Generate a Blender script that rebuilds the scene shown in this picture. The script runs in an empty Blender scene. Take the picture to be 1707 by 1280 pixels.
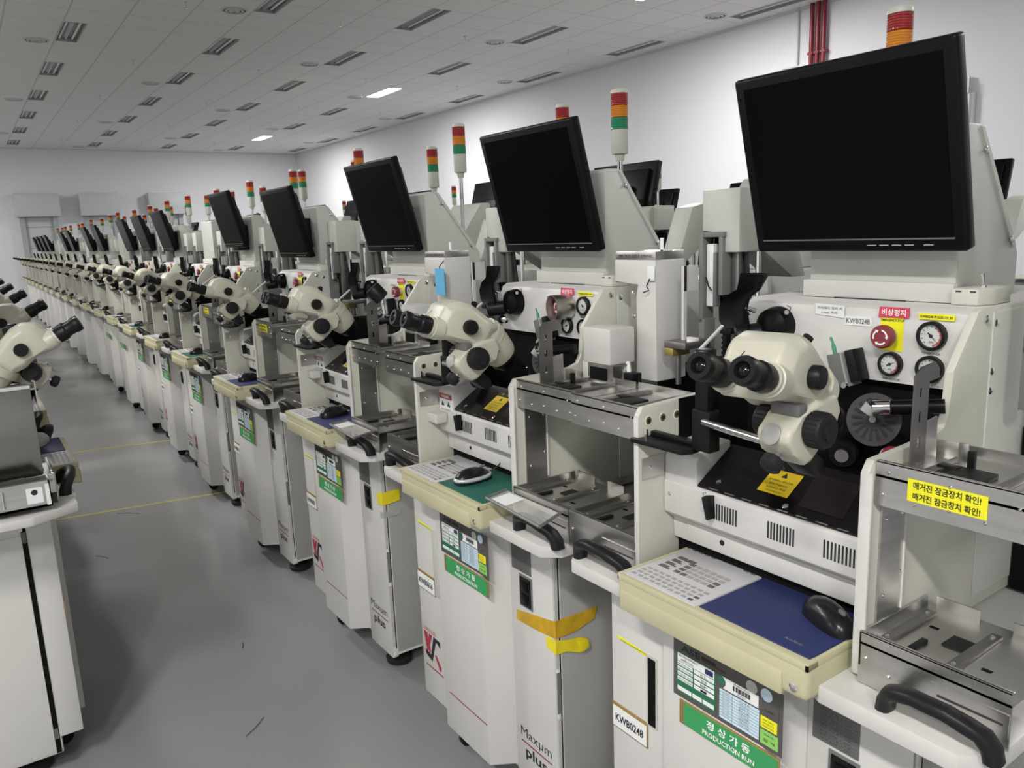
import bpy, bmesh, math, random
from mathutils import Matrix, Vector
random.seed(7)
C = bpy.context.scene.collection
sc = bpy.context.scene

# ---------------------------------------------------------------- camera
ZO = 0.16                      # the floor lies 0.16 below the datum the heights were measured from
CAM_H = 1.5 + ZO
rows = [[0.8192030642567072, 0.14068922190495625, -0.5559792103597035],
        [-0.5722330961676397, 0.13602515522083278, -0.8087313774038604],
        [-0.038152629828337906, 0.9806649274787624, 0.19193925302098966]]
cam_d = bpy.data.cameras.new('camera')
cam = bpy.data.objects.new('camera', cam_d)
C.objects.link(cam)
M = Matrix(rows).to_4x4()
M.translation = (0, 0, CAM_H)
cam.matrix_world = M
cam_d.sensor_fit = 'HORIZONTAL'
cam_d.sensor_width = 36
cam_d.lens = 36 * 1308 / 1707
cam_d.clip_start = 0.05
cam_d.clip_end = 200
sc.camera = cam

# ---------------------------------------------------------------- view and light
sc.view_settings.view_transform = 'Standard'
sc.view_settings.look = 'None'
sc.view_settings.gamma = 1
sc.view_settings.exposure = 0.95
w = bpy.data.worlds.new('world'); sc.world = w
w.use_nodes = True
w.node_tree.nodes['Background'].inputs[0].default_value = (0.9, 0.95, 1, 1)
w.node_tree.nodes['Background'].inputs[1].default_value = 0.2
LAMP_W = 88.0                  # watts of one lit ceiling fixture
CEIL = 4.1 + ZO
XW, YW, XL, YB = 9.12, 24.7, -9.6, -5.4   # right wall, far wall, left wall, wall behind the camera
FX0, FSX, FY0, FSY = 1.53, 1.8, 9.13, 2.4
def fx_centres():
    for i in range(-6, 5):
        for j in range(-6, 7):
            yield i, j, FX0 + FSX*i, FY0 + FSY*j
def is_lit(i, j):
    return (i == 3 and (j + 1) % 3 == 0) or (i == -2 and (j + 1) % 3 == 0) or (i == -5 and (j + 1) % 3 == 0) or (i, j) in ((-2, -5), (-1, -1))  # listed pairs are unseen lamps added to brighten machine sides and aisle floor

# ---------------------------------------------------------------- materials
MAT = {}
def mat(name, col, rough=0.5, metal=0.0, spec=0.5, emit=None, strength=0, noise=0.0, nscale=8.0, bump=0.0, bscale=200.0, coat=0.0, trans=0.0, alpha=1.0, ior=1.45, aniso=None):
    m = bpy.data.materials.new(name); m.use_nodes = True
    nt = m.node_tree; b = nt.nodes['Principled BSDF']
    b.inputs['Base Color'].default_value = (*col, 1)
    b.inputs['Roughness'].default_value = rough
    b.inputs['Metallic'].default_value = metal
    b.inputs['Specular IOR Level'].default_value = spec
    b.inputs['Coat Weight'].default_value = coat
    b.inputs['Transmission Weight'].default_value = trans
    b.inputs['Alpha'].default_value = alpha
    b.inputs['IOR'].default_value = ior
    if emit:
        b.inputs['Emission Color'].default_value = (*emit, 1); b.inputs['Emission Strength'].default_value = strength
    tc = nt.nodes.new('ShaderNodeTexCoord')
    if noise:
        n = nt.nodes.new('ShaderNodeTexNoise'); n.inputs['Scale'].default_value = nscale; n.inputs['Detail'].default_value = 5
        if aniso:
            mp = nt.nodes.new('ShaderNodeMapping'); mp.inputs['Scale'].default_value = aniso
            nt.links.new(tc.outputs['Object'], mp.inputs[0]); nt.links.new(mp.outputs[0], n.inputs['Vector'])
        else:
            nt.links.new(tc.outputs['Object'], n.inputs['Vector'])
        r = nt.nodes.new('ShaderNodeMapRange'); r.inputs[1].default_value = 0.3; r.inputs[2].default_value = 0.7
        r.inputs[3].default_value = 1 - noise; r.inputs[4].default_value = 1 + noise
        nt.links.new(n.outputs['Fac'], r.inputs[0])
        mx = nt.nodes.new('ShaderNodeVectorMath'); mx.operation = 'SCALE'; mx.inputs[0].default_value = col
        nt.links.new(r.outputs[0], mx.inputs['Scale']); nt.links.new(mx.outputs[0], b.inputs['Base Color'])
        if metal or aniso:
            r2 = nt.nodes.new('ShaderNodeMapRange'); r2.inputs[3].default_value = rough*0.75; r2.inputs[4].default_value = min(1, rough*1.3)
            nt.links.new(n.outputs['Fac'], r2.inputs[0]); nt.links.new(r2.outputs[0], b.inputs['Roughness'])
    if bump:
        n2 = nt.nodes.new('ShaderNodeTexNoise'); n2.inputs['Scale'].default_value = bscale
        nt.links.new(tc.outputs['Object'], n2.inputs['Vector'])
        bp = nt.nodes.new('ShaderNodeBump'); bp.inputs['Strength'].default_value = bump; bp.inputs['Distance'].default_value = 0.001
        nt.links.new(n2.outputs['Fac'], bp.inputs['Height']); nt.links.new(bp.outputs[0], b.inputs['Normal'])
    MAT[name] = m
    return m
mat('white', (0.58, 0.57, 0.55), 0.42, noise=0.03, nscale=5, bump=0.08, bscale=500)
mat('offwhite', (0.54, 0.54, 0.51), 0.45, noise=0.03, nscale=5)
mat('greywhite', (0.50, 0.505, 0.47), 0.45, noise=0.03, nscale=4)
mat('cream', (0.53, 0.53, 0.46), 0.45, noise=0.04, nscale=9)
mat('beige', (0.47, 0.445, 0.29), 0.5, noise=0.04, nscale=10)
mat('scope', (0.50, 0.485, 0.40), 0.38, noise=0.03, nscale=20)
mat('steel', (0.60, 0.59, 0.57), 0.34, metal=1, noise=0.12, nscale=6, aniso=(1, 1, 9))
mat('steel_dark', (0.26, 0.25, 0.245), 0.38, metal=0.9, noise=0.15, nscale=7)
mat('chrome', (0.75, 0.75, 0.75), 0.12, metal=1)
mat('black', (0.008, 0.008, 0.009), 0.4, spec=0.25, bump=0.05, bscale=600)
mat('rubber', (0.013, 0.013, 0.014), 0.55, spec=0.3)
mat('handle', (0.012, 0.011, 0.013), 0.4, spec=0.3)
mat('bezel', (0.005, 0.005, 0.006), 0.35, spec=0.15)
mat('screen', (0.002, 0.002, 0.003), 0.3, spec=0.08)
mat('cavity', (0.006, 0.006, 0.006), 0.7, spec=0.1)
mat('cap_grey', (0.30, 0.30, 0.29), 0.4)
mat('side_white_lit', (0.68, 0.67, 0.64), 0.45, noise=0.03, nscale=5)  # cabinet white lightened in colour to stand for light in the side gaps
mat('dark_wheel', (0.055, 0.055, 0.055), 0.5, spec=0.3)
mat('cavity_brown', (0.05, 0.032, 0.026), 0.5)
mat('film', (0.022, 0.014, 0.015), 0.35, spec=0.3)
mat('frame_grey', (0.16, 0.17, 0.16), 0.5)
mat('card_grey', (0.085, 0.08, 0.075), 0.5)
mat('plate_grey', (0.13, 0.13, 0.13), 0.45)
mat('paper', (0.75, 0.76, 0.76), 0.5)
mat('paper_blue', (0.55, 0.70, 0.80), 0.5)
mat('steel_panel', (0.34, 0.36, 0.32), 0.2, metal=1, noise=0.10, nscale=3, aniso=(1, 1, 4))
mat('green', (0.04, 0.30, 0.10), 0.45)
mat('green_dark', (0.02, 0.15, 0.07), 0.45)
mat('green_lime', (0.25, 0.55, 0.12), 0.45)
mat('yellow', (0.82, 0.78, 0.02), 0.45)
mat('amber_sticker', (0.85, 0.60, 0.02), 0.45)
mat('kapton', (0.62, 0.38, 0.02), 0.3, noise=0.15, nscale=30, alpha=0.88)
mat('yellow_tape', (0.80, 0.66, 0.02), 0.4, noise=0.08, nscale=30)
mat('red_sticker', (0.62, 0.05, 0.10), 0.45)
mat('maroon', (0.22, 0.035, 0.045), 0.4)
mat('logo_red', (0.36, 0.03, 0.06), 0.45)
mat('ink', (0.015, 0.015, 0.02), 0.6)
mat('ink_white', (0.85, 0.85, 0.85), 0.5)
mat('brass', (0.45, 0.33, 0.12), 0.4, metal=0.7)
mat('blue_pad', (0.020, 0.028, 0.105), 0.6, bump=0.1, bscale=900)
mat('green_pad', (0.012, 0.10, 0.075), 0.6, bump=0.1, bscale=900)
mat('grey_pad', (0.22, 0.22, 0.22), 0.6)
mat('keypad', (0.52, 0.51, 0.53), 0.5)
mat('key_light', (0.33, 0.33, 0.31), 0.5)
mat('key_dark', (0.11, 0.105, 0.095), 0.5)
mat('mouse_black', (0.008, 0.008, 0.01), 0.27, spec=0.4)
mat('mouse_silver', (0.55, 0.57, 0.58), 0.3, metal=0.3)
mat('mouse_white', (0.5, 0.5, 0.5), 0.3)
mat('lens_red', (0.27, 0.012, 0.015), 0.2, coat=0.4)
mat('lens_amber', (0.55, 0.19, 0.01), 0.2, coat=0.4)
mat('lens_green', (0.015, 0.20, 0.10), 0.2, coat=0.4)
mat('tower_grey', (0.47, 0.48, 0.42), 0.4)
mat('blue_tag', (0.12, 0.42, 0.66), 0.6)
mat('tape_clear', (0.6, 0.62, 0.6), 0.3, alpha=0.45)
mat('acrylic', (0.75, 0.75, 0.72), 0.08, alpha=0.32, coat=0.6)
mat('glass_dark', (0.008, 0.006, 0.007), 0.12, spec=0.3)
mat('gauge_face', (0.55, 0.58, 0.55), 0.3, coat=0.6)
mat('gauge_red', (0.45, 0.10, 0.10), 0.4)
mat('pipe_red', (0.21, 0.012, 0.025), 0.35)
mat('shutter', (0.50, 0.52, 0.54), 0.5)
mat('door_frame', (0.36, 0.38, 0.40), 0.5)
mat('conduit', (0.55, 0.56, 0.57), 0.4)
mat('fixture', (0.36, 0.36, 0.36), 0.5)
mat('louvre', (0.50, 0.50, 0.50), 0.5)
mat('tube', (0.85, 0.85, 0.85), 0.4)
mat('lamp_on', (1, 1, 1), 0.5, emit=(1, 0.99, 0.97), strength=9)
mat('diffuser', (0.55, 0.55, 0.55), 0.5)
mat('grid', (0.60, 0.60, 0.60), 0.5)
mat('floor_tape', (0.50, 0.44, 0.07), 0.5)
mat('vent_green', (0.05, 0.28, 0.14), 0.4)

def wall_mat():
    m = mat('wall', (0.68, 0.68, 0.71), 0.7, noise=0.015, nscale=0.6)
wall_mat()
def floor_mat():
    m = mat('floor', (0.25, 0.251, 0.255), 0.3, noise=0.035, nscale=0.7, bump=0.03, bscale=6)
    nt = m.node_tree; b = nt.nodes['Principled BSDF']
    tc = [n for n in nt.nodes if n.type == 'TEX_COORD'][0]
    n = nt.nodes.new('ShaderNodeTexNoise'); n.inputs['Scale'].default_value = 2.3; n.inputs['Detail'].default_value = 6
    nt.links.new(tc.outputs['Object'], n.inputs['Vector'])
    r = nt.nodes.new('ShaderNodeMapRange'); r.inputs[1].default_value = .3; r.inputs[2].default_value = .7
    r.inputs[3].default_value = .20; r.inputs[4].default_value = .27
    nt.links.new(n.outputs['Fac'], r.inputs[0]); nt.links.new(r.outputs[0], b.inputs['Roughness'])
floor_mat()
def ceil_mat():
    # painted mineral tiles of 0.6 m between pale bars
    m = mat('ceiling', (0.62, 0.62, 0.62), 0.8)
    nt = m.node_tree; b = nt.nodes['Principled BSDF']
    tc = [n for n in nt.nodes if n.type == 'TEX_COORD'][0]
    sep = nt.nodes.new('ShaderNodeSeparateXYZ'); nt.links.new(tc.outputs['Object'], sep.inputs[0])
    def line(out, off, width):
        a = nt.nodes.new('ShaderNodeMath'); a.operation = 'ADD'; a.inputs[1].default_value = off
        nt.links.new(out, a.inputs[0])
        p = nt.nodes.new('ShaderNodeMath'); p.operation = 'PINGPONG'; p.inputs[1].default_value = 0.3
        nt.links.new(a.outputs[0], p.inputs[0])
        l = nt.nodes.new('ShaderNodeMath'); l.operation = 'LESS_THAN'; l.inputs[1].default_value = width
        nt.links.new(p.outputs[0], l.inputs[0]); return l.outputs[0]
    lx = line(sep.outputs[0], 60.0 - FX0 + 0.13, 0.009)
    ly = line(sep.outputs[1], 60.0 - FY0 + 0.52, 0.006)
    mx = nt.nodes.new('ShaderNodeMath'); mx.operation = 'MAXIMUM'
    nt.links.new(lx, mx.inputs[0]); nt.links.new(ly, mx.inputs[1])
    mix = nt.nodes.new('ShaderNodeMix'); mix.data_type = 'RGBA'
    mix.inputs[6].default_value = (0.72, 0.715, 0.70, 1); mix.inputs[7].default_value = (0.52, 0.52, 0.52, 1)
    nt.links.new(mx.outputs[0], mix.inputs[0]); nt.links.new(mix.outputs[2], b.inputs['Base Color'])
    bp = nt.nodes.new('ShaderNodeBump'); bp.inputs['Strength'].default_value = 0.6; bp.inputs['Distance'].default_value = 0.01
    nt.links.new(mx.outputs[0], bp.inputs['Height']); nt.links.new(bp.outputs[0], b.inputs['Normal'])
ceil_mat()

# ---------------------------------------------------------------- mesh helper
TEXTS = {}
def text_geo(s, bold):
    k = (s, bold)
    if k not in TEXTS:
        c = bpy.data.curves.new('lettering', 'FONT'); c.body = s; c.size = 1; c.resolution_u = 2
        c.offset = 0.02 if bold else 0.0
        o = bpy.data.objects.new('lettering', c)
        me = bpy.data.meshes.new_from_object(o)
        vs = [(v.co.x, v.co.y) for v in me.vertices]; fs = [list(p.vertices) for p in me.polygons]
        bpy.data.objects.remove(o); bpy.data.curves.remove(c); bpy.data.meshes.remove(me)
        x0 = min(v[0] for v in vs); x1 = max(v[0] for v in vs); y0 = min(v[1] for v in vs); y1 = max(v[1] for v in vs)
        TEXTS[k] = (vs, fs, x0, x1, y0, y1)
    return TEXTS[k]

class MB:
    def __init__(s, M=None):
        s.v = []; s.f = []; s.mi = []; s.mats = []; s.M = M
    def idx(s, m):
        if m not in s.mats: s.mats.append(m)
        return s.mats.index(m)
    def raw(s, vs, fs, m):
        o = len(s.v)
        for p in vs:
            p = Vector(p)
            if s.M is not None: p = s.M @ p
            s.v.append(p)
        k = s.idx(m)
        for f in fs: s.f.append([i+o for i in f]); s.mi.append(k)
        return s
    def bm(s, bm, m):
        bmesh.ops.recalc_face_normals(bm, faces=bm.faces)
        bm.verts.index_update()
        s.raw([v.co.copy() for v in bm.verts], [[v.index for v in f.verts] for f in bm.faces], m); bm.free(); return s
    def solid(s, vs, fs, m, bev=0, seg=2):
        b = bmesh.new(); bv = [b.verts.new(p) for p in vs]
        for f in fs: b.faces.new([bv[i] for i in f])
        if bev: bmesh.ops.bevel(b, geom=list(b.edges), offset=bev, segments=seg, affect='EDGES', profile=0.5, clamp_overlap=True)
        return s.bm(b, m)
    def box(s, x0, x1, y0, y1, z0, z1, m, bev=0, seg=2):
        vs = [(x, y, z) for x in (x0, x1) for y in (y0, y1) for z in (z0, z1)]
        return s.solid(vs, [(0,1,3,2), (4,6,7,5), (0,4,5,1), (2,3,7,6), (0,2,6,4), (1,5,7,3)], m, bev, seg)
    def prism(s, pts, ax, a, b, m, bev=0, seg=2):
        n = len(pts)
        def P(p, t):
            return (t, p[0], p[1]) if ax == 'x' else (p[0], t, p[1]) if ax == 'y' else (p[0], p[1], t)
        vs = [P(p, a) for p in pts] + [P(p, b) for p in pts]
        fs = [list(range(n)), list(range(2*n-1, n-1, -1))] + [(i, i+n, (i+1) % n + n, (i+1) % n) for i in range(n)]
        return s.solid(vs, fs, m, bev, seg)
    def lathe(s, prof, p0, d, m, n=24):
        d = Vector(d).normalized(); p0 = Vector(p0)
        u = d.orthogonal().normalized(); w_ = d.cross(u)
        vs = []; fs = []
        for r, h in prof:
            for i in range(n):
                a = 2*math.pi*i/n
                vs.append(p0 + d*h + (u*math.cos(a) + w_*math.sin(a))*max(r, 1e-5))
        for k in range(len(prof)-1):
            for i in range(n):
                j = (i+1) % n
                fs.append((k*n+i, k*n+j, (k+1)*n+j, (k+1)*n+i))
        fs.append(list(range(n-1, -1, -1))); fs.append([len(vs)-n+i for i in range(n)])
        b = bmesh.new(); bv = [b.verts.new(p) for p in vs]
        for f in fs: b.faces.new([bv[i] for i in f])
        return s.bm(b, m)
    def cyl(s, p0, p1, r, m, r1=None, n=20, e=0):
        p0 = Vector(p0); p1 = Vector(p1); L = (p1-p0).length
        if r1 is None: r1 = r
        pr = [(r-e, 0), (r, e), (r1, L-e), (r1-e, L)] if e else [(r, 0), (r1, L)]
        return s.lathe(pr, p0, p1-p0, m, n)
    def ball(s, c, rx, ry, rz, m, nu=20, nv=10, z0=-1.0):
        vs = []; fs = []
        for j in range(nv+1):
            t = -math.pi/2 + math.pi*j/nv
            for i in range(nu):
                a = 2*math.pi*i/nu
                vs.append((c[0]+rx*math.cos(t)*math.cos(a), c[1]+ry*math.cos(t)*math.sin(a), c[2]+rz*max(z0, math.sin(t))))
        for j in range(nv):
            for i in range(nu):
                k = (i+1) % nu
                fs.append((j*nu+i, j*nu+k, (j+1)*nu+k, (j+1)*nu+i))
        b = bmesh.new(); bv = [b.verts.new(p) for p in vs]
        for f in fs: b.faces.new([bv[i] for i in f])
        bmesh.ops.remove_doubles(b, verts=b.verts, dist=1e-5)
        return s.bm(b, m)
    def tube(s, pts, r, m, n=8):
        pts = [Vector(p) for p in pts]; vs = []; fs = []
        u = None
        for i, p in enumerate(pts):
            d = (pts[min(i+1, len(pts)-1)] - pts[max(i-1, 0)]).normalized()
            u = (u - d*u.dot(d)).normalized() if u is not None and (u - d*u.dot(d)).length > 1e-4 else d.orthogonal().normalized()
            w_ = d.cross(u)
            for k in range(n):
                a = 2*math.pi*k/n; vs.append(p + (u*math.cos(a)+w_*math.sin(a))*(r[i] if isinstance(r, (list, tuple)) else r))
        for i in range(len(pts)-1):
            for k in range(n):
                j = (k+1) % n; fs.append((i*n+k, i*n+j, (i+1)*n+j, (i+1)*n+k))
        fs.append(list(range(n))[::-1]); fs.append([len(vs)-n+k for k in range(n)])
        return s.raw(vs, fs, m)
    def front(s, x0, x1, z0, z1, y, m, t=0.0012):      # thin sheet lying on a face that looks towards -y
        return s.box(x0, x1, y-t, y, z0, z1, m)
    def text(s, st, x, z, h, y, m, wid=None, u=(1, 0, 0), v=(0, 0, 1), nrm=(0, -1, 0), bold=False, align='c', origin=None):
        vs, fs, a0, a1, b0, b1 = text_geo(st, bold)
        u = Vector(u); v = Vector(v); nrm = Vector(nrm)
        k = h/(b1-b0); ku = k if wid is None else wid/(a1-a0)
        o = Vector(origin) if origin is not None else Vector((x, y, z))
        off = {'c': (a0+a1)/2, 'l': a0, 'r': a1}[align]
        o = o + nrm*0.0006
        return s.raw([o + u*((p[0]-off)*ku) + v*((p[1]-(b0+b1)/2)*k) for p in vs], fs, m)
    def build(s, name, parent=None, smooth=35):
        me = bpy.data.meshes.new(name)
        me.from_pydata([(p.x, p.y, p.z+ZO) for p in s.v], [], s.f)
        for m in s.mats: me.materials.append(MAT[m])
        me.polygons.foreach_set('material_index', s.mi)
        me.polygons.foreach_set('use_smooth', [True]*len(me.polygons))
        me.set_sharp_from_angle(angle=math.radians(smooth))
        me.update()
        o = bpy.data.objects.new(name, me)
        if parent is not None: o.parent = parent
        return o

KIDS = {}
def add(parent_t, child):
    child.parent = parent_t
    KIDS.setdefault(parent_t.name, []).append(child)
    return child
def copy_tree(o, parent, depth=3, lod=0, drop=()):
    c = o.copy(); C.objects.link(c); c.parent = parent
    c.name = o.get('nm', o.name)
    if depth > 1:
        for k in KIDS.get(o.name, []):
            if lod > k.get('lod_max', 9) or k.get('key') in drop: continue
            copy_tree(k, c, depth-1, lod, drop)
    for p in ('nm', 'lod_max', 'key'):
        if p in c: del c[p]
    return c
def tag(o, label, cat, group=None, kind=None):
    if label: o['label'] = label
    if cat: o['category'] = cat
    if group: o['group'] = group
    if kind: o['kind'] = kind
    return o
def struct(mb, name):
    o = mb.build(name); C.objects.link(o); o['kind'] = 'structure'; return o
def empty(name, loc, rz):
    o = bpy.data.objects.new(name, None); C.objects.link(o); o.location = loc; o.rotation_euler = (0, 0, rz)
    o.empty_display_size = 0.1
    return o

# ================================================================= the room
F = -ZO                                                   # floor height in measured heights
struct(MB().box(XL-.2, XW+.2, YB-.2, YW+.2, F-.1, F, 'floor'), 'floor')
struct(MB().box(XW, XW+.2, YB, YW+.2, F, 4.6, 'wall'), 'wall_right')
struct(MB().box(XL-.2, XW+.2, YW, YW+.2, F, 4.6, 'wall'), 'wall_far')
struct(MB().box(XL-.2, XL, YB, YW+.2, F, 4.6, 'wall'), 'wall_left')
struct(MB().box(XL-.2, XW+.2, YB-.2, YB, F, 4.6, 'wall'), 'wall_near')
HW, HL = 0.13, 0.52
def ceiling():
    xs = [XL-.2]; ys = [YB-.2]
    cx = sorted({c[2] for c in fx_centres() if XL+.3 < c[2] < XW-.2}); cy = sorted({c[3] for c in fx_centres() if YB+.6 < c[3] < YW-.6})
    for c in cx: xs += [c-HW, c+HW]
    for c in cy: ys += [c-HL, c+HL]
    xs.append(XW+.2); ys.append(YW+.2)
    vs = [(x, y, 4.1) for y in ys for x in xs]; n = len(xs); fs = []
    for j in range(len(ys)-1):
        for i in range(n-1):
            if i % 2 == 1 and j % 2 == 1: continue
            fs.append((j*n+i, (j+1)*n+i, (j+1)*n+i+1, j*n+i+1))
    mb = MB().raw(vs, fs, 'ceiling')
    mb.box(XL-.2, XW+.2, YB-.2, YW+.2, 4.35, 4.4, 'ceiling')
    struct(mb, 'ceiling')
    struct(MB().box(XW-.025, XW, YB, YW, 4.07, 4.1, 'grid').box(XL, XW, YW-.025, YW, 4.07, 4.1, 'grid'), 'trim_1')
    return cx, cy
CX, CY = ceiling()

# fixtures
fx_un = MB()
fx_un.box(-HW, -HW+.006, -HL, HL, 4.1, 4.165, 'fixture').box(HW-.006, HW, -HL, HL, 4.1, 4.165, 'fixture')
fx_un.box(-HW, HW, -HL, -HL+.006, 4.1, 4.165, 'fixture').box(-HW, HW, HL-.006, HL, 4.1, 4.165, 'fixture')
fx_un.box(-HW, HW, -HL, HL, 4.16, 4.165, 'louvre')
fx_un = fx_un.build('housing')
lv = MB()
lv.prism([(-.03, 4.158), (0, 4.118), (.03, 4.158)], 'y', -HL+.01, HL-.01, 'louvre')
for s_ in (-1, 1): lv.box(s_*.125-.004, s_*.125+.004, -HL, HL, 4.096, 4.103, 'diffuser')
lv = lv.build('reflector')
tb = MB()
for s_ in (-1, 1): tb.cyl((s_*.075, -HL+.03, 4.138), (s_*.075, HL-.03, 4.138), .013, 'tube')
tb = tb.build('tubes'); tb['nm'] = 'lamp_tube'
panel = MB().box(-HW+.007, HW-.007, -HL+.007, HL-.007, 4.108, 4.114, 'lamp_on').build('light_panel')
ORD = ['first', 'second', 'third', 'fourth', 'fifth', 'sixth', 'seventh', 'eighth', 'ninth', 'tenth', 'eleventh', 'twelfth', 'thirteenth',
       'fourteenth', 'fifteenth', 'sixteenth', 'seventeenth', 'eighteenth', 'nineteenth', 'twentieth', 'twenty-first', 'twenty-second']
n_col = sorted([c for c in CX if c > 0.5], reverse=True)
for i, j, x, y in fx_centres():
    if x not in CX or y not in CY: continue
    lit = is_lit(i, j)
    if not lit and (x < 0 or y < 3.5): continue           # behind or beside the camera the unlit ones are never seen
    r = empty('ceiling_light', (x, y, CEIL), 0)
    colname = ORD[n_col.index(x)] + ' line from right wall' if x in n_col else 'line left of aisle'
    far = ORD[[c for c in reversed(CY)].index(y)]
    tag(r, ('lit' if lit else 'unlit') + ' recessed ceiling light, %s from far wall, %s' % (far, colname), 'ceiling light', 'recessed lights in the ceiling grid')
    for q in [fx_un] + ([panel] if lit else [lv, tb]): copy_tree(q, r).location = (0, 0, -CEIL)
    if lit:
        ld = bpy.data.lights.new('lamp_light', 'AREA'); ld.shape = 'RECTANGLE'; ld.size = .24; ld.size_y = 1.02; ld.energy = LAMP_W * (.55 if (i, j) == (-1, -1) else 1); ld.color = (1, 0.985, 0.95)  # the lamp added over the aisle runs dimmer
        lo = bpy.data.objects.new('lamp_light', ld); C.objects.link(lo); lo.parent = r; lo.location = (0, 0, -.003)
# round air diffusers beside lights
dm = MB()
for k, (ra, rb) in enumerate([(.15, .125), (.105, .08), (.06, .03)]):
    dm.lathe([(ra, 0), (ra, -.006-.004*k), (rb, -.012-.004*k), (rb, 0)], (0, 0, 4.1), (0, 0, 1), 'diffuser', 28)
dm.cyl((0, 0, 4.09), (0, 0, 4.1), .022, 'diffuser')
dm = dm.build('air_diffuser')
k = 0
for x in CX:
    for q, y in enumerate(CY):
        if x < 1 or y < 6 or q % 2 == (CX.index(x) % 2 == 0): continue
        o = dm.copy(); C.objects.link(o); o.location = (x-.33, y+.56, 0)
        tag(o, 'round air diffuser, %s from far wall in ceiling, %s line from right wall' % (ORD[[c for c in reversed(CY)].index(y)], ORD[n_col.index(x)]), 'vent', 'round air diffusers')
sp = MB().cyl((0, 0, 4.04), (0, 0, 4.1), .006, 'chrome', n=8).cyl((0, 0, 4.035), (0, 0, 4.04), .014, 'chrome', n=10).cyl((0, 0, 4.095), (0, 0, 4.1), .02, 'diffuser', n=12).build('sprinkler_head')
for a in range(5):
    for b in range(6):
        x = 2.45 + 1.8*a - (.2 if a == 4 else 0); y = 6.4 + 3.2*b
        if x > XW-.3: continue
        o = sp.copy(); C.objects.link(o); o.location = (x, y, 0)
        tag(o, 'metal sprinkler head under the ceiling, %s from camera, %s line from the left' % (ORD[b], ORD[a]), 'sprinkler', 'ceiling sprinkler heads')

# far doors
for n_, (a0, a1) in enumerate([(.056, .098), (.117, .157), (.187, .227)]):
    x0, x1 = a0*YW, a1*YW
    mb = MB()
    mb.box(x0, x1, YW-.35, YW, 2.33, 2.92, 'shutter', .02)
    mb.box(x0+.08, x0+.2, YW-.14, YW, F, 2.33, 'door_frame').box(x1-.2, x1-.08, YW-.14, YW, F, 2.33, 'door_frame')
    z = F
    while z < 2.3:
        mb.box(x0+.2, x1-.2, YW-.08, YW, z, min(z+.55, 2.33), 'shutter', .008); z += .555
    struct(mb, 'door_%d' % (n_+1))
# right wall services
for q in range(3):
    o = MB().cyl((XW-.06, 6.16+.085*q, F), (XW-.06, 6.16+.085*q, 4.1), .027, 'pipe_red', n=16)
    for z in (1.3, 2.4, 3.5): o.box(XW-.09, XW, 6.16+.085*q-.035, 6.16+.085*q+.035, z, z+.03, 'pipe_red')
    o = o.build('fire_pipe'); C.objects.link(o)
    tag(o, 'red vertical pipe on the right wall, %s of the bundle of three' % ['nearest', 'middle', 'farthest'][q], 'pipe', 'red pipes on the right wall')
o = MB().cyl((XW-.03, 6.55, 1.2), (XW-.03, 6.55, 4.1), .012, 'conduit', n=10).box(XW-.06, XW, 6.35, 6.75, 3.35, 3.41, 'steel').build('wall_conduit'); C.objects.link(o)
tag(o, 'thin grey vertical conduit on the white wall left of the red pipes', 'conduit')
o = MB().box(XW-.06, XW-.005, 4.34, 4.40, F, 2.75, 'conduit', .004).cyl((XW-.05, 4.42, 2.75), (XW-.05, 4.42, 2.92), .03, 'steel', n=12).cyl((XW-.12, 4.43, F), (XW-.12, 4.43, 2.9), .012, 'steel', n=10).build('rod_with_shadow'); C.objects.link(o)  # the box is the rod's shadow band built as a solid strip
tag(o, 'steel rod on the right wall behind the nearest screen, grey strip as its shadow', 'wall rod')
# floor tape
for nm, ys_, lab in (('a', (5.455, 5.30), 'nearer'), ('b', (7.278, 7.09), 'farther')):
    x0, x1 = -.5, 1.35
    (y0, y1) = ys_; sl = (y1-y0)/(.95)
    mb = MB(); a = y0+sl*(x0-.3); b = y0+sl*(x1-.3)
    mb.raw([(x0, a-.012, F+.0006), (x1, b-.012, F+.0006), (x1, b+.012, F+.0006), (x0, a+.012, F+.0006)], [(0, 1, 2, 3)], 'floor_tape')
    o = mb.build('floor_tape'); C.objects.link(o)
    tag(o, '%s yellow tape line stuck across the grey aisle floor' % lab, 'floor tape', 'yellow tape lines')
# small scraps on the floor
for i_, (x, y, l, a, lab) in enumerate([(.62, 2.55, .11, .6, 'long thin dark wire scrap on the floor in the foreground'), (.75, 3.15, .05, 1.2, 'short dark wire scrap on the floor near the shadow'),
        (.42, 4.6, .10, 2.0, 'faint wire scrap on the floor beyond the shadow'), (.66, 5.28, .16, 2.3, 'curled wire scrap lying by the nearer tape line')]):
    o = MB().tube([(x-l/2*math.cos(a), y-l/2*math.sin(a), F+.003), (x, y, F+.004), (x+l/2*math.cos(a+.2), y+l/2*math.sin(a+.2), F+.003)], .0012, 'ink', 5).build('wire_scrap'); C.objects.link(o)
    tag(o, lab, 'scrap')
# ================================================================= the machine, part by part
# local frame: x to the right as seen from its front, y into the machine, z up (measured heights); front edge of its tray at y = 0
T = {}
def part(key, mb, name, parent=None, lod=9, smooth=35):
    o = mb.build(name, smooth=smooth); o['nm'] = name; o['lod_max'] = lod; o['key'] = key
    if parent is None: T[key] = o
    else: add(parent, o)
    return o
def screws(mb, pts, nrm=(0, -1, 0), r=.0045, m='chrome'):
    for p in pts:
        mb.lathe([(r, 0), (r, .0012), (r*.55, .0028), (0, .003)], p, nrm, m, 10)

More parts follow.
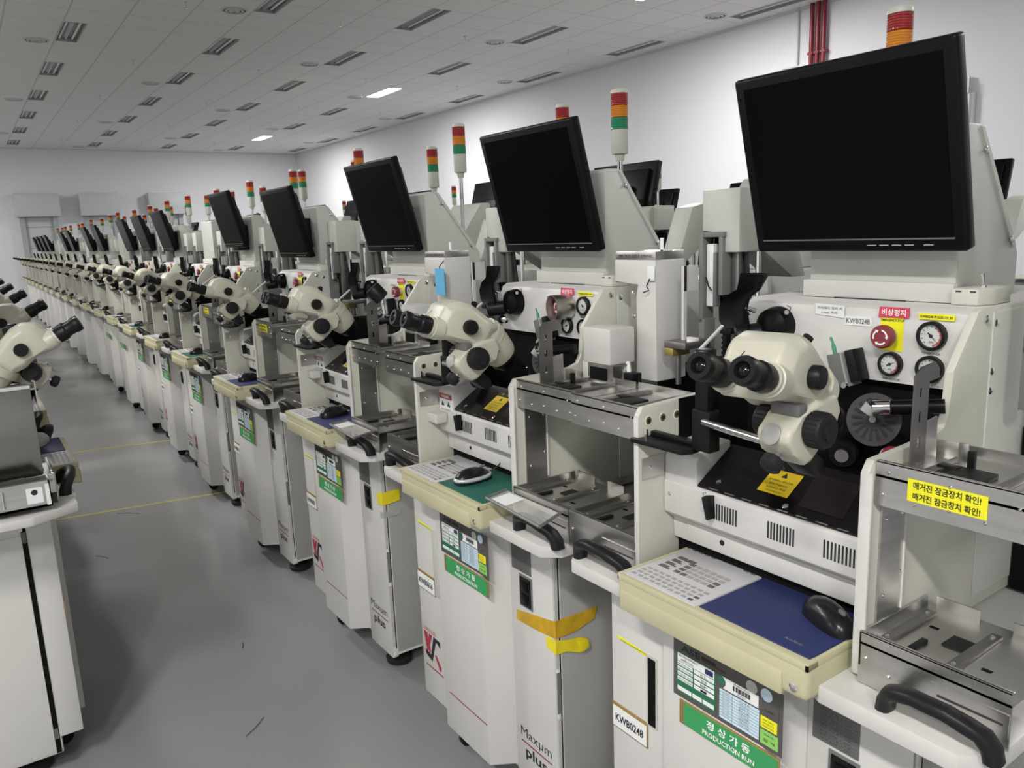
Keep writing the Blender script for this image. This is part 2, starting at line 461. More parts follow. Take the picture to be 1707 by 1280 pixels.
# ---- cabinet
mb = MB()
mb.box(-.14, .54, .17, .93, -.085, .735, 'side_white_lit', .006)
mb.box(-.14, .042, .108, .175, -.03, .73, 'white', .004)
mb.box(.34, .535, .155, .18, -.10, .73, 'white', .003)
mb.box(.525, .54, .16, .93, -.09, .732, 'side_white_lit', .003)
mb.box(-.143, -.139, .19, .925, -.075, .655, 'side_white_lit', .002).box(-.148, -.139, .185, .925, .668, .732, 'side_white_lit', .002).box(-.1415, -.139, .176, .19, -.08, .73, 'cavity')
cab = part('cab', mb, 'cabinet')
mb = MB()
for z in (.63, -.03): mb.box(-.144, -.139, .178, .189, z, z+.035, 'plate_grey')
part('sidehinge', mb, 'side_hinge', cab, 0)
mb = MB(); mb.box(-.026, .006, .1055, .109, .415, .585, 'greywhite').box(-.02, .002, .104, .1062, .42, .58, 'cavity')
part('slot', mb, 'card_slot', cab, 2)
mb = MB(); mb.box(-.026, .004, .1055, .109, .36, .585, 'greywhite', .001)
part('groove', mb, 'pull_groove', cab, 3)
mb = MB(); mb.box(.5385, .5425, .155, .165, .35, .70, 'greywhite').box(.5385, .5425, .155, .165, -.05, .20, 'greywhite')
mb.box(.5395, .5415, .168, .171, -.06, .70, 'cavity').box(.5395, .5425, .157, .168, .215, .335, 'frame_grey')
part('hinge', mb, 'side_hinge', cab, 2)
mb = MB(); mb.prism([(.042, .108), (.045, .085), (.295, .085), (.34, .158), (.34, .18), (.042, .18)], 'z', -.055, .73, 'white', .003)
door = part('door', mb, 'front_door')
mb = MB(); mb.prism([(.075, .075), (.29, .075), (.29, .078), (.075, .078)], 'y', .084, .085, 'maroon')
part('stripe', mb, 'red_stripe', door, 2)
# equipment card
mb = MB(); y = .085
mb.front(.076, .338, .553, .678, y, 'card_grey')
y2 = y-.0012
mb.front(.085, .186, .5635, .652, y2, 'green_dark', .0006)
mb.front(.088, .183, .633, .650, y2-.0006, 'paper', .0005)
for q in range(4):
    mb.front(.088, .128, .6235-.011*q, .6315-.011*q, y2-.0006, 'paper', .0005)
    mb.front(.132, .183, .6235-.011*q, .6315-.011*q, y2-.0006, 'paper', .0005)
for a, b in ((.088, .125), (.128, .152), (.155, .183)): mb.front(a, b, .568, .577, y2-.0006, 'paper', .0005)
mb.text('BIS EQUIPMENT', .117, .6455, .0052, y2-.0012, 'ink', .050); mb.text('APPROVAL', .114, .638, .005, y2-.0012, 'ink', .034)
for q in range(4): mb.text(['MFG.HISTORY', 'MANUFACTURER', 'MODEL NO', 'NEXT CHECK'][q], .108, .6275-.011*q, .003, y2-.0012, 'ink', .036); mb.text(['E.L', 'W/B', 'BP', ''][q] or '-', .157, .6275-.011*q, .005, y2-.0012, 'ink', .016)
mb.box(.160, .180, y2-.0016, y2-.0011, .636, .647, 'blue_pad')
mb.text('ASE', .122, .664, .014, y2, 'ink', .05, bold=True)
mb.box(.150, .21, y2-.0004, y2, .658, .661, 'cavity_brown').box(.150, .185, y2-.0004, y2, .662, .668, 'ink')
mb.cyl((.2, y2-.0008, .641), (.2, y2, .641), .009, 'green_dark')
mb.prism([(.202, .650), (.286, .650), (.286, .626), (.204, .626), (.210, .634), (.210, .643)], 'y', y2-.0007, y2, 'paper')
for q in range(17): mb.box(.228+.0024*q, .2292+.0024*q+(.0007 if q % 3 == 0 else 0), y2-.0012, y2-.0007, .633, .643, 'ink')
mb.text('PROPERTY OF ASE', .248, .6462, .0034, y2-.0009, 'ink', .036); mb.text('0539010', .248, .6298, .0034, y2-.0009, 'ink', .02)
mb.front(.196, .288, .562, .6225, y2, 'paper_blue', .0007)
for q in range(9): mb.box(.196, .288, y2-.0010, y2-.0007, .5675+.0061*q, .5681+.0061*q, 'plate_grey')
mb.box(.2265, .2272, y2-.0010, y2-.0007, .562, .6225, 'plate_grey')
for q in range(9):
    mb.text('SPEC ITEM', .2115, .571+.0061*q, .0022, y2-.0010, 'plate_grey', .018); mb.text(['NO 248', 'WIRE BONDER', 'SERIES', 'AUTO INDEX', 'UNIT', 'K/S', '220 V', 'AC', 'TYPE'][q], .255, .571+.0061*q, .0024, y2-.0010, 'ink', .024)
mb.front(.2915, .327, .593, .616, y2, 'yellow', .0007).front(.2915, .330, .5605, .589, y2, 'green_lime', .0007)
for q in range(3): mb.text(['NEXT CHECK', 'MONTH 2', 'PERIOD'][q], .309, .6105-.006*q, .003, y2-.0009, 'ink', .024)
mb.text('합 격', .311, .571, .006, y2-.0009, 'ink', .024); mb.text('DATE', .311, .5825, .003, y2-.0009, 'ink', .02)
mb.front(.2915, .330, .62, .645, y2, 'card_grey', .0007); mb.text('LINE', .311, .631, .004, y2-.0009, 'ink', .018)
for cx_, cm in ((.270, 'tower_grey'), (.303, 'paper_blue')):
    mb.lathe([(.0125, 0), (.0125, .0006), (.0105, .0006), (.0105, .0002), (.0, .0002)], (cx_, y2, .6605), (0, -1, 0), cm, 22); mb.text('OK', cx_, .6605, .006, y2-.0004, cm, .011)
part('card', mb, 'equipment_card', door, 3)
# production sign
mb = MB()
mb.box(.094, .335, .0815, .085, .4965, .549, 'brass', .001).box(.108, .332, .080, .0822, .499, .5455, 'green')
mb.text('정 상 가 동', .22, .532, .018, .080, 'ink_white', .105, bold=True); mb.text('PRODUCTION RUN', .22, .511, .011, .080, 'ink_white', .125, bold=True)
part('run', mb, 'production_sign', door, 4)
# stickers on the left panel
mb = MB(); mb.prism([(-.119, .590), (-.004, .583), (-.004, .576), (-.119, .583)], 'y', .1072, .108, 'yellow')
mb.text('WARNING OF MAGAZINE BARCODE HERE', -.062, .583, .0035, .1072, 'ink', .095)
part('strip', mb, 'yellow_strip_label', cab, 2)
def serial(s):
    mb = MB(); mb.box(-.138, -.022, .105, .108, .355, .418, 'brass', .001).front(-.134, -.025, .359, .410, .105, 'paper', .001)
    mb.text(s, -.08, .384, .02, .104, 'ink', .09, bold=True)
    return mb
for s_ in ('KWB0248', 'KWB0656', 'KWB0607', 'KWB0131'):
    o = part('ser'+s_, serial(s_), 'serial_plate', cab, 3)
def logo():
    mb = MB(); y = .108
    mb.text('Kulicke & Soffa', -.081, .2155, .008, y, 'logo_red', .078)
    mb.box(-.123, -.038, y-.0006, y, .207, .2085, 'logo_red')
    P = lambda pts, m: mb.prism(pts, 'y', y-.0009, y, m)
    P([(-.123, .200), (-.100, .200), (-.098, .170), (-.088, .200), (-.068, .200), (-.085, .160), (-.082, .135), (-.09, .128), (-.098, .140), (-.103, .128), (-.112, .150)], 'logo_red')
    P([(-.058, .200), (-.016, .198), (-.016, .176), (-.034, .186), (-.044, .186), (-.074, .105), (-.118, .118), (-.118, .136), (-.085, .126), (-.080, .128)], 'ink')
    P([(-.055, .136), (-.045, .140), (-.014, .105), (-.018, .092), (-.026, .092)], 'logo_red')
    mb.box(-.118, -.005, y-.0007, y, .078, .082, 'maroon')
    return mb
part('logo', logo(), 'maker_emblem', cab, 3)
mb = MB(); y = .155
mb.text('Maxµm', .437, .072, .036, y, 'ink', .145); mb.box(.366, .51, y-.0007, y, .041, .045, 'maroon'); mb.text('plus', .435, .012, .044, y, 'ink', .1, bold=True)
part('model', mb, 'model_lettering', cab, 3)
mb = MB(); mb.front(.352, .442, .577, .690, .155, 'plate_grey', .002)
mb.text('전 력 품 목 표 시', .397, .681, .006, .153, 'ink', .06)
for q in range(13): mb.box(.357, .437, .1526, .153, .580+.0072*q, .5805+.0072*q, 'card_grey'); mb.text('항목 규격 표기 사양' if q % 2 else '정격 전압 V 220', .397, .584+.0072*q, .003, .1529, 'ink', .06)
part('rating', mb, 'rating_plate', cab, 2)
mb = MB(); mb.box(.385, .445, .1535, .1555, .475, .57, 'frame_grey').box(.392, .438, .150, .1545, .482, .563, 'black').box(.40, .43, .147, .151, .527, .553, 'bezel', .001).box(.40, .43, .147, .151, .49, .516, 'bezel', .001)
part('switch', mb, 'power_socket', cab, 3)
# feet
for nm_, (x, y) in enumerate([(.47, .21), (-.05, .25), (.47, .86), (-.08, .86)]):
    mb = MB(); mb.lathe([(.012, .02), (.035, .022), (.05, .03), (.052, .045), (.03, .058), (.018, .06)], (x, y, F-.019), (0, 0, 1), 'rubber', 24).cyl((x, y, F+.035), (x, y, -.08), .011, 'chrome', n=12).cyl((x, y, -.105), (x, y, -.09), .022, 'black', n=6)
    part('foot%d' % nm_, mb, 'levelling_foot')
mb = MB(); mb.cyl((.03, .16, F+.03), (.055, .16, F+.03), .03, 'black', n=20, e=.004).box(.025, .06, .14, .18, F+.04, -.05, 'black', .003)
part('caster', mb, 'caster')
# ---- chassis lip and handles
mb = MB(); mb.prism([(-.225, .95), (-.225, .075), (-.19, .035), (.02, .035), (.02, .04), (.43, .04), (.44, .03), (.655, .03), (.69, .07), (.69, .95)], 'z', .738, .768, 'white', .005)
part('chassis', mb, 'chassis_plate')
def bail(x0, x1, y):
    mb = MB(); L = x1-x0
    half = [(0, 0, .766, .017, .012), (.003, -.002, .785, .017, .012), (.012, -.010, .803, .017, .011), (.03, -.020, .814, .016, .011), (.055, -.026, .822, .014, .0105)]
    pts = [(x0+a, y+b, c, d, e) for a, b, c, d, e in half] + [((x0+x1)/2, y-.028, .823, .014, .0105)] + [(x1-a, y+b, c, d, e) for a, b, c, d, e in reversed(half)]
    P = [Vector(p[:3]) for p in pts]; vs = []; fs = []; n = len(pts); k = 12
    for i in range(n):
        t = (P[min(i+1, n-1)]-P[max(i-1, 0)]).normalized()
        if i in (0, n-1): t = Vector((0, 0, 1 if i == 0 else -1))
        nn_ = Vector((-t.z, 0, t.x)).normalized()
        for a in range(k):
            an = 2*math.pi*a/k; ca, sa = math.cos(an), math.sin(an)
            q = P[i] + Vector((0, 1, 0))*pts[i][3]*math.copysign(abs(ca)**.7, ca) + nn_*pts[i][4]*math.copysign(abs(sa)**.7, sa); vs.append(q)
    for i in range(n-1):
        for a in range(k): b = (a+1) % k; fs.append((i*k+a, i*k+b, (i+1)*k+b, (i+1)*k+a))
    fs.append(tuple(range(k-1, -1, -1))); fs.append(tuple((n-1)*k+a for a in range(k)))
    b = bmesh.new(); bv = [b.verts.new(p) for p in vs]
    for f in fs: b.faces.new([bv[q] for q in f])
    mb.bm(b, 'handle')
    return mb
part('handleR', bail(.535, .69, .058), 'carrying_handle', smooth=60)
part('handleL', bail(-.19, -.03, .062), 'carrying_handle', smooth=60)
# ---- keyboard tray
mb = MB(); mb.box(0, .44, 0, .235, .745, .812, 'beige', .012, 3)
mb.box(.012, .395, -.004, .01, .742, .783, 'beige', .003)
mb.box(0, .44, .0, .03, .80, .815, 'beige', .003).box(0, .008, .0, .235, .80, .816, 'beige', .003).box(.432, .44, .0, .235, .80, .816, 'beige', .003).box(0, .44, .225, .235, .80, .816, 'beige', .003)
screws(mb, [(.415, 0, .765)], r=.008)
tray = part('tray', mb, 'keyboard_tray')
mb = MB(); mb.box(.010, .198, .010, .222, .811, .8165, 'keypad', .002)
def keyq(x, y, w_, d_, m): mb.box(x-w_/2, x+w_/2, y-d_/2, y+d_/2, .8163, .8172, m)
for r_ in range(4):
    for c_ in range(10): keyq(.026+.0165*c_+(.003 if r_ % 2 else 0), .024+.0135*r_, .0105, .0075, 'key_dark' if (c_ == 9 and r_ < 2) else 'key_light')
for r_ in range(4):
    for c_ in range(6): keyq(.076+.0175*c_, .093+.0155*r_, .0135, .0105, 'key_dark' if c_ == 0 or (c_ == 1 and r_ == 0) or (c_ == 5 and r_ < 2) else 'key_light')
for c_ in range(10): keyq(.028+.0168*c_, .200, .0115, .009, 'key_dark' if c_ < 4 or c_ > 7 else 'key_light')
for r_ in range(4): keyq(.040, .093+.0185*r_, .021, .012, 'key_dark'); keyq(.0545, .089+.0185*r_, .008, .005, 'key_dark')
keyq(.064, .1485, .020, .012, 'key_dark')
part('keypad', mb, 'keypad', tray, 4)
for nm_, m_ in (('blue', 'blue_pad'), ('green', 'green_pad'), ('grey', 'grey_pad')):
    mb = MB(); mb.box(.203, .432, .016, .224, .811, .8175, m_, .0015)
    if nm_ == 'blue': mb.text('Academy', .385, 0, .010, 0, 'grey_pad', .035, u=(1, 0, 0), v=(0, 1, 0), nrm=(0, 0, 1), origin=(.385, .04, .8176))
    part('pad_'+nm_, mb, 'mouse_pad', tray, 9)
# ---- side plates
TH = .014
mb = MB(); mb.prism([(.085, .775), (.085, 1.12), (.097, 1.137), (.27, 1.142), (.33, 1.148), (.33, .775)], 'x', -.036, -.036+TH, 'cream', .002)
mb.box(-.036, -.022, .083, .088, .78, 1.118, 'white', .002)
lp = part('plateL', mb, 'side_plate')
mb = MB()
for y in (.113, .154, .195):
    mb = MB(); mb.lathe([(.0105, 0), (.0105, .0006), (.0085, .0006), (.0085, .0)], (-.022, y, 1.107), (1, 0, 0), 'ink_white', 20).cyl((-.022, y, 1.107), (-.0212, y, 1.107), .008, 'brass', n=16).cyl((-.0212, y, 1.107), (-.0208, y, 1.107), .0045, 'ink', n=12)
    part('holes', mb, 'access_hole', lp, 3)
mb = MB(); mb.box(-.023, -.0195, .092, .155, .985, 1.03, 'steel')
screws(mb, [(-.0195, .115, 1.008)], (1, 0, 0))
part('patch', mb, 'steel_bracket', lp, 3)
mb = MB(); R0 = .455
mb.prism([(.095, .775), (.095, 1.115), (.108, 1.133), (.285, 1.137), (.315, 1.146), (.328, 1.17), (.332, 1.24), (.405, 1.334), (.42, 1.338), (.93, 1.338), (.93, .775)], 'x', R0, R0+TH, 'cream', .002)
mb.box(R0, R0+.020, .094, .10, .78, 1.115, 'white', .002)
rp = part('plateR', mb, 'side_plate')
mb = MB(); mb.box(.469, .473, .131, .198, .855, 1.06, 'steel'); mb.box(.469, .476, .1985, .2005, .862, 1.045, 'white')
screws(mb, [(.473, .145, .90), (.473, .145, 1.03), (.473, .19, .93), (.473, .19, 1.03)], (1, 0, 0), .0035)
part('post', mb, 'steel_strip', rp, 3)
mb = MB(); mb.box(.469, .472, .455, .93, .80, 1.33, 'greywhite', .001); screws(mb, [(.471, .465, 1.31), (.471, .462, 1.225), (.471, .462, 1.19), (.471, .43, 1.32)], (1, 0, 0), .007)
part('rearcover', mb, 'rear_cover', rp, 3)
# ---- upper shelf halves
def upper(x0, x1, yf, key, side):
    mb = MB()
    mb.box(x0, x1, yf, yf+.003, 1.063, 1.134, 'steel').box(x0, x1, yf, .31, 1.108, 1.112, 'steel').box(x0, x1, yf, yf+.008, 1.130, 1.134, 'steel', .001)
    mb.box(x0, x1, .307, .31, 1.108, 1.128, 'steel')
    pts = [(x0+.012+(x1-x0-.024)*q/4, yf, 1.078 + (.0 if q % 2 else .004)) for q in range(5)] + [(x0+.02, yf, 1.118), (x1-.02, yf, 1.11), ((x0+x1)/2, yf, 1.118)]
    screws(mb, pts, r=.0026, m='steel')
    o = part(key, mb, 'magazine_shelf')
    mb = MB(); mb.box(x0+.045, x0+.062, yf+.02, .295, 1.112, 1.119, 'steel_dark', .001)
    part(key+'r1', mb, 'guide_rail', o, 3)
    mb = MB(); mb.box(x1-.075, x1-.062, yf+.02, .295, 1.112, 1.119, 'steel_dark', .001)
    part(key+'r2', mb, 'guide_rail', o, 3)
    mb = MB(); mb.box(x0+.075, x0+.13, .155, .215, 1.112, 1.120, 'rubber', .002); part(key+'p', mb, 'stop_pad', o, 3)
    mb = MB(); mb.box(x0+.05, x0+.08, .19, .21, 1.112, 1.122, 'black', .002)
    if side > 0: mb.box(x0+.083, x0+.093, .215, .225, 1.112, 1.145, 'black', .001); part(key+'q', mb, 'magazine_stop', o, 3); mb = MB(); mb.box(x0+.060, x0+.075, .235, .239, 1.112, 1.15, 'steel', .001); part(key+'q', mb, 'steel_tab', o, 3); mb = MB(); mb.box(x0+.01, x0+.05, .26, .263, 1.112, 1.142, 'steel', .001)
    part(key+'q', mb, 'magazine_stop', o, 3)
    return o
upper(.471, .694, .11, 'upR', 1)
upper(-.254, -.037, .098, 'upL', -1)
# ---- lower shelf halves
def lower(x0, x1, yf, key):
    mb = MB()
    mb.box(x0, x1, yf, yf+.003, .77, .858, 'steel').box(x0, x1, yf, .30, .836, .840, 'steel').box(x0, x1, yf, yf+.009, .854, .858, 'steel', .001)
    mb.box(x0+.02, x0+.09, .285, .288, .838, .862, 'steel').box(x0+.14, x0+.2, .285, .288, .838, .862, 'steel')
    mb.box(x0, x0+.003, yf, .29, .80, .856, 'steel')
    screws(mb, [(x0+.012, yf, .815), (x0+.05, yf, .80)], r=.0030, m='steel')
    for (a, b) in ((x0+.045, yf+.125), (x0+.04, yf+.02), (x0+.155, yf+.06), (x0+.16, yf+.02)): mb.box(a, a+.014, b, b+.007, .840, .8407, 'cavity', .0)
    mb.box(x0+.06, x0+.07, yf+.03, yf+.075, .840, .846, 'black', .001)
    o = part(key, mb, 'magazine_shelf')
    for q, x in enumerate((x0+.018, x0+.12)):
        mb = MB(); mb.box(x, x+.017, yf+.02, .26, .840, .846, 'steel_dark', .001); screws(mb, [(x+.008, yf+.035, .846), (x+.008, .245, .846)], (0, 0, 1), .004)
        part(key+'r%d' % q, mb, 'guide_rail', o, 3)
    mb = MB(); mb.box(x0+.085, x0+.118, yf+.085, yf+.125, .840, .8425, 'rubber')
    part(key+'p', mb, 'stop_pad', o, 3)
    mb = MB(); mb.box(x0+.115, x0+.222, yf-.002, yf, .79, .825, 'steel', .0).box(x0+.125, x0+.215, yf-.0026, yf-.0018, .806, .8095, 'cavity_brown')
    part(key+'s', mb, 'slotted_slide', o, 2)
    return o
lower(.471, .694, .088, 'loR')
lower(-.254, -.037, .084, 'loL')
mb = MB(); mb.box(-.19, -.06, .36, .52, .86, .875, 'steel_dark', .002)
mb.cyl((-.16, .33, .90), (-.16, .33, 1.06), .006, 'chrome', n=10)
lg = part('liftgear', mb, 'lift_mechanism', None, 4)
for a_ in ([(-.1, .34, .87), (-.12, .36, .95), (-.09, .36, 1.02), (-.07, .38, 1.06)], [(-.085, .34, .87), (-.1, .36, .93), (-.08, .35, 1.0), (-.06, .38, 1.06)]):
    mb = MB(); mb.tube(a_, .0045, 'paper', 8); part('cables', mb, 'air_hose', lg, 4)
# acrylic or steel closing the left wing (machines of the left row)
mb = MB(); mb.box(-.258, -.254, .112, .60, .86, 1.112, 'steel_panel', .001); mb.box(-.260, -.250, .112, .60, 1.112, 1.122, 'white', .002)
part('sidecover', mb, 'steel_side_cover')
mb = MB(); mb.box(-.335, -.258, .105, .60, .785, .792, 'steel_dark').box(-.335, -.331, .105, .60, .785, .86, 'steel').box(-.335, -.258, .105, .109, .785, .86, 'steel').box(-.331, -.325, .115, .60, .845, .862, 'steel_dark', .001).box(-.30, -.285, .115, .60, .835, .85, 'steel_dark', .002).box(-.335, -.258, .24, .25, .845, .858, 'black', .001)
mb.box(-.337, -.335, .125, .165, .80, .845, 'paper').box(-.337, -.335, .108, .118, .79, .85, 'paper').cyl((-.3375, .145, .832), (-.336, .145, .832), .008, 'ink', n=14).cyl((-.338, .22, .80), (-.338, .22, .85), .004, 'chrome', n=8)
mb.prism([(-.36, .60), (-.36, .16), (-.30, .04), (-.22, .04), (-.22, .60)], 'z', .742, .768, 'white', .005)
part('sideshelf', mb, 'side_shelf')
# yellow Korean sticker
mb = MB(); mb.front(.522, .634, .1095+.971, .1095+1.010, .1098, 'yellow')
mb = MB(); yz = 1.0835
mb.prism([(.522, 1.083), (.634, 1.083), (.634, 1.117), (.522, 1.117)], 'y', .1088, .1098, 'yellow')
for z in (1.1085, 1.092): mb.text('매거진 잠금장치 확인!', .578, z, .0115, .1088, 'ink', .095, bold=True)
part('magsticker', mb, 'magazine_warning_sticker', None, 9)
# slotted upright bracket
mb = MB(); X0, X1 = .489, .492
def yz(a, b, c, d, m='steel_dark'): mb.box(X0, X1, a, b, c, d, m)
yz(.170, .186, 1.112, 1.245); yz(.195, .212, 1.112, 1.245)
zz = [1.112, 1.140, 1.158, 1.182, 1.200, 1.222, 1.238, 1.245]
for q in (0, 2, 4, 6): yz(.186, .195, zz[q], zz[q+1])
mb.prism([(.170, 1.245), (.212, 1.245), (.243, 1.247), (.241, 1.262), (.228, 1.274), (.187, 1.270), (.170, 1.257)], 'x', X0, X1, 'steel_dark')
mb.prism([(.212, 1.112), (.247, 1.112), (.244, 1.184), (.212, 1.180)], 'x', X0, X1, 'steel')
part('bracket', mb, 'slotted_bracket')
# ---- motor box and right tower
mb = MB(); mb.box(.505, .610, .30, .385, 1.158, 1.25, 'white', .004).box(.50, .53, .302, .37, 1.112, 1.16, 'white', .002)
o = part('motor', mb, 'motor_cover')
mb = MB(); mb.box(.527, .622, .298, .302, 1.112, 1.158, 'steel').box(.536, .60, .2965, .2985, 1.118, 1.150, 'cavity').box(.615, .618, .30, .35, 1.112, 1.158, 'steel').box(.625, .66, .33, .36, 1.112, 1.14, 'black', .002).tube([(.61, .36, 1.16), (.625, .35, 1.14), (.625, .34, 1.112)], .006, 'paper', 8)
screws(mb, [(.611, .33, 1.152), (.611, .36, 1.152)], (1, 0, 0), .004)
part('motorf', mb, 'motor_bracket', o, 3)
mb = MB(); yf = .40
mb.prism([(.521, 1.415), (.521, 1.357), (.612, 1.357), (.600, 1.33), (.600, 1.112), (.672, 1.112), (.668, 1.415)], 'y', yf, yf+.105, 'white', .003)
o = part('towerA', mb, 'elevator_tower')
mb = MB(); mb.box(.524, .666, yf+.003, yf+.103, 1.415, 1.436, 'steel', .001).text('MIR TROL 사용중 SMSH-A2', .595, 1.425, .009, yf+.003, 'ink', .12).box(.655, .665, yf+.03, yf+.033, 1.436, 1.468, 'paper').box(.655, .668, yf+.03, yf+.06, 1.436, 1.439, 'paper')
part('towcap', mb, 'steel_cap', o, 3)
mb = MB(); mb.box(.527, .575, yf+.05, yf+.1, 1.112, 1.356, 'steel').box(.577, .598, yf+.06, yf+.1, 1.112, 1.34, 'cavity')
screws(mb, [(.538, yf+.05, 1.325), (.562, yf+.05, 1.325), (.538, yf+.05, 1.265), (.562, yf+.05, 1.265)], (0, -1, 0), .006)
part('towrail', mb, 'linear_rail', o, 3)
# elevator of the box type; mirrored copy for the right side
def elev(x0, key, sg):
    X = lambda a: x0+a
    mb = MB(); y0 = .485
    mb.prism([(X(0), 1.478), (X(.062), 1.478), (X(.062), 1.43), (X(.112), 1.43), (X(.112), 1.577), (X(0), 1.577)], 'y', y0, y0+.10, 'greywhite', .004)
    mb.prism([(y0+.095, 1.577), (y0+.18, 1.56), (y0+.26, 1.36), (y0+.21, 1.36), (y0+.095, 1.43)], 'x', X(.02), X(.108), 'greywhite', .002)
    o = part(key, mb, 'magazine_elevator')
    mb = MB(); mb.box(X(0), X(.012), y0-.01, y0+.03, 1.26, 1.478, 'frame_grey', .001).box(X(.012), X(.075), y0-.01, y0+.03, 1.466, 1.478, 'frame_grey', .001).box(X(.06), X(.072), y0-.01, y0+.03, 1.33, 1.466, 'frame_grey', .001).box(X(.012), X(.06), y0+.03, y0+.05, 1.30, 1.466, 'cavity').box(X(0), X(.018), y0-.01, y0+.03, 1.16, 1.27, 'frame_grey', .001)
    part(key+'f', mb, 'c_frame', o, 4)
    mb = MB(); mb.box(X(.014), X(.036), y0, y0+.02, 1.30, 1.45, 'paper', .003).box(X(.038), X(.048), y0-.004, y0+.014, 1.30, 1.43, 'plate_grey', .002).tube([(X(.014), y0, 1.37), (X(.03), y0-.01, 1.35), (X(.04), y0-.01, 1.34)], .002, 'ink', 5)
    part(key+'s', mb, 'slide_block', o, 3)
    mb = MB(); mb.box(X(.05), X(.062), y0+.02, y0+.05, 1.115, 1.40, 'black').box(X(.075), X(.095), y0+.02, y0+.05, 1.115, 1.43, 'steel_dark', .001)
    for q in range(22): mb.box(X(.049), X(.063), y0+.017, y0+.02, 1.12+.0125*q, 1.127+.0125*q, 'rubber')
    mb.tube([(X(.10), y0+.04, 1.43), (X(.105), y0+.05, 1.3), (X(.10), y0+.04, 1.12)], .006, 'ink', 6)
    mb.cyl((X(.12), y0+.06, 1.12), (X(.12), y0+.06, 1.43), .006, 'chrome', n=8)
    part(key+'c', mb, 'chain_guide', o, 4)
    if sg < 0: return
    mb = MB(); mb.box(X(-.006), X(-.002), y0-.06, y0-.01, 1.34, 1.40, 'white').box(X(-.010), X(-.002), y0-.06, y0-.05, 1.22, 1.40, 'white')
    mb.box(X(-.03), X(.04), y0-.10, y0-.01, 1.205, 1.222, 'steel_dark', .002).box(X(-.028), X(.0), y0-.10, y0-.04, 1.185, 1.205, 'brass', .002).cyl((X(-.01), y0-.07, 1.112), (X(-.01), y0-.07, 1.19), .007, 'steel_dark', n=8)
    part(key+'w', mb, 'sensor_arm', o, 3)
elev(-.215, 'elevL', 1)
elev(.512, 'elevR', -1)
# ---- centre: rear body, cavity
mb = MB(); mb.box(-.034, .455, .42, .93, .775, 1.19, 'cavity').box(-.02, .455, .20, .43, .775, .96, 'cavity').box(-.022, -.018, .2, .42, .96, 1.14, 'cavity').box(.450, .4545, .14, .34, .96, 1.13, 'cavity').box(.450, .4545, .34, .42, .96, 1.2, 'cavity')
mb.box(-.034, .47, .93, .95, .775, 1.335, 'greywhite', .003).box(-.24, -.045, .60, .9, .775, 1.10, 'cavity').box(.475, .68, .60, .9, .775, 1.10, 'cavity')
part('core', mb, 'machine_core')
mb = MB(); mb.prism([(.40, 1.194), (.40, 1.310), (.408, 1.328), (.425, 1.337), (.93, 1.337), (.93, 1.194)], 'x', -.012, .456, 'white', .0)
hs = part('housing', mb, 'head_housing')
mb = MB(); mb.cyl((.0, .44, 1.26), (-.03, .44, 1.26), .06, 'greywhite', n=8); 
y = .40
# stickers, gauges
mb = MB(); mb.prism([(.161, 1.312), (.224, 1.308), (.224, 1.332), (.161, 1.3335)], 'y', y-.002, y, 'paper')
mb.text('파라메타 정비 시', .1925, 1.3255, .006, y-.002, 'ink', .054).text('Loop 주의', .1925, 1.3165, .006, y-.002, 'ink', .034)
part('loop', mb, 'loop_notice', hs, 3)
for s_ in ('KWB0248', 'KWB0656', 'KWB0607', 'KWB0131'):
    mb = MB().front(.226, .281, 1.295, 1.313, y, 'paper'); mb.text(s_, .2535, 1.304, .010, y-.0012, 'ink', .048)
    part('hs'+s_, mb, 'machine_number_label', hs, 3)
    mb = MB().front(.370, .433, 1.316, 1.327, y, 'yellow'); mb.text(s_+' IP10.50.131.30', .4015, 1.3215, .0045, y-.0012, 'ink', .056, bold=True)
    part('ip'+s_, mb, 'yellow_address_label', hs, 3)
mb = MB().front(.299, .343, 1.253, 1.328, y, 'yellow'); mb.prism([(.295, 1.315), (.352, 1.316), (.354, 1.3345), (.297, 1.3345)], 'y', y-.003, y-.0012, 'red_sticker')
mb.text('비상정지', .3245, 1.325, .0125, y-.003, 'ink_white', .046, bold=True).text('EMERGENCY STOP', .3225, 1.3105, .0045, y-.0012, 'ink', .044, bold=True)
part('estoplab', mb, 'emergency_stop_label', hs, 4)
mb = MB(); c_ = (.318, 1.282)
mb.cyl((c_[0], y, c_[1]), (c_[0], y-.018, c_[1]), .015, 'beige', n=24).lathe([(.0205, .016), (.0215, .019), (.0215, .030), (.019, .0335), (.0, .034)], (c_[0], y, c_[1]), (0, -1, 0), 'maroon', 32)
for q in range(3):
    a0 = math.radians(90-120*q-12); vs = []; fs = []
    n_ = 10
    for i in range(n_+1):
        a = a0 - math.radians(72)*i/n_
        for r_ in (.0115, .0145): vs.append((c_[0]+r_*math.cos(a), y-.0342, c_[1]+r_*math.sin(a)))
    for i in range(n_): fs.append((2*i, 2*i+1, 2*i+3, 2*i+2))
    a = a0 - math.radians(72); b = a - math.radians(22)
    k_ = len(vs); vs += [(c_[0]+.0095*math.cos(a), y-.0342, c_[1]+.0095*math.sin(a)), (c_[0]+.0165*math.cos(a), y-.0342, c_[1]+.0165*math.sin(a)), (c_[0]+.013*math.cos(b), y-.0342, c_[1]+.013*math.sin(b))]; fs.append((k_, k_+1, k_+2))
    mb.raw(vs, fs, 'ink_white')
part('estop', mb, 'emergency_button', hs, 4)
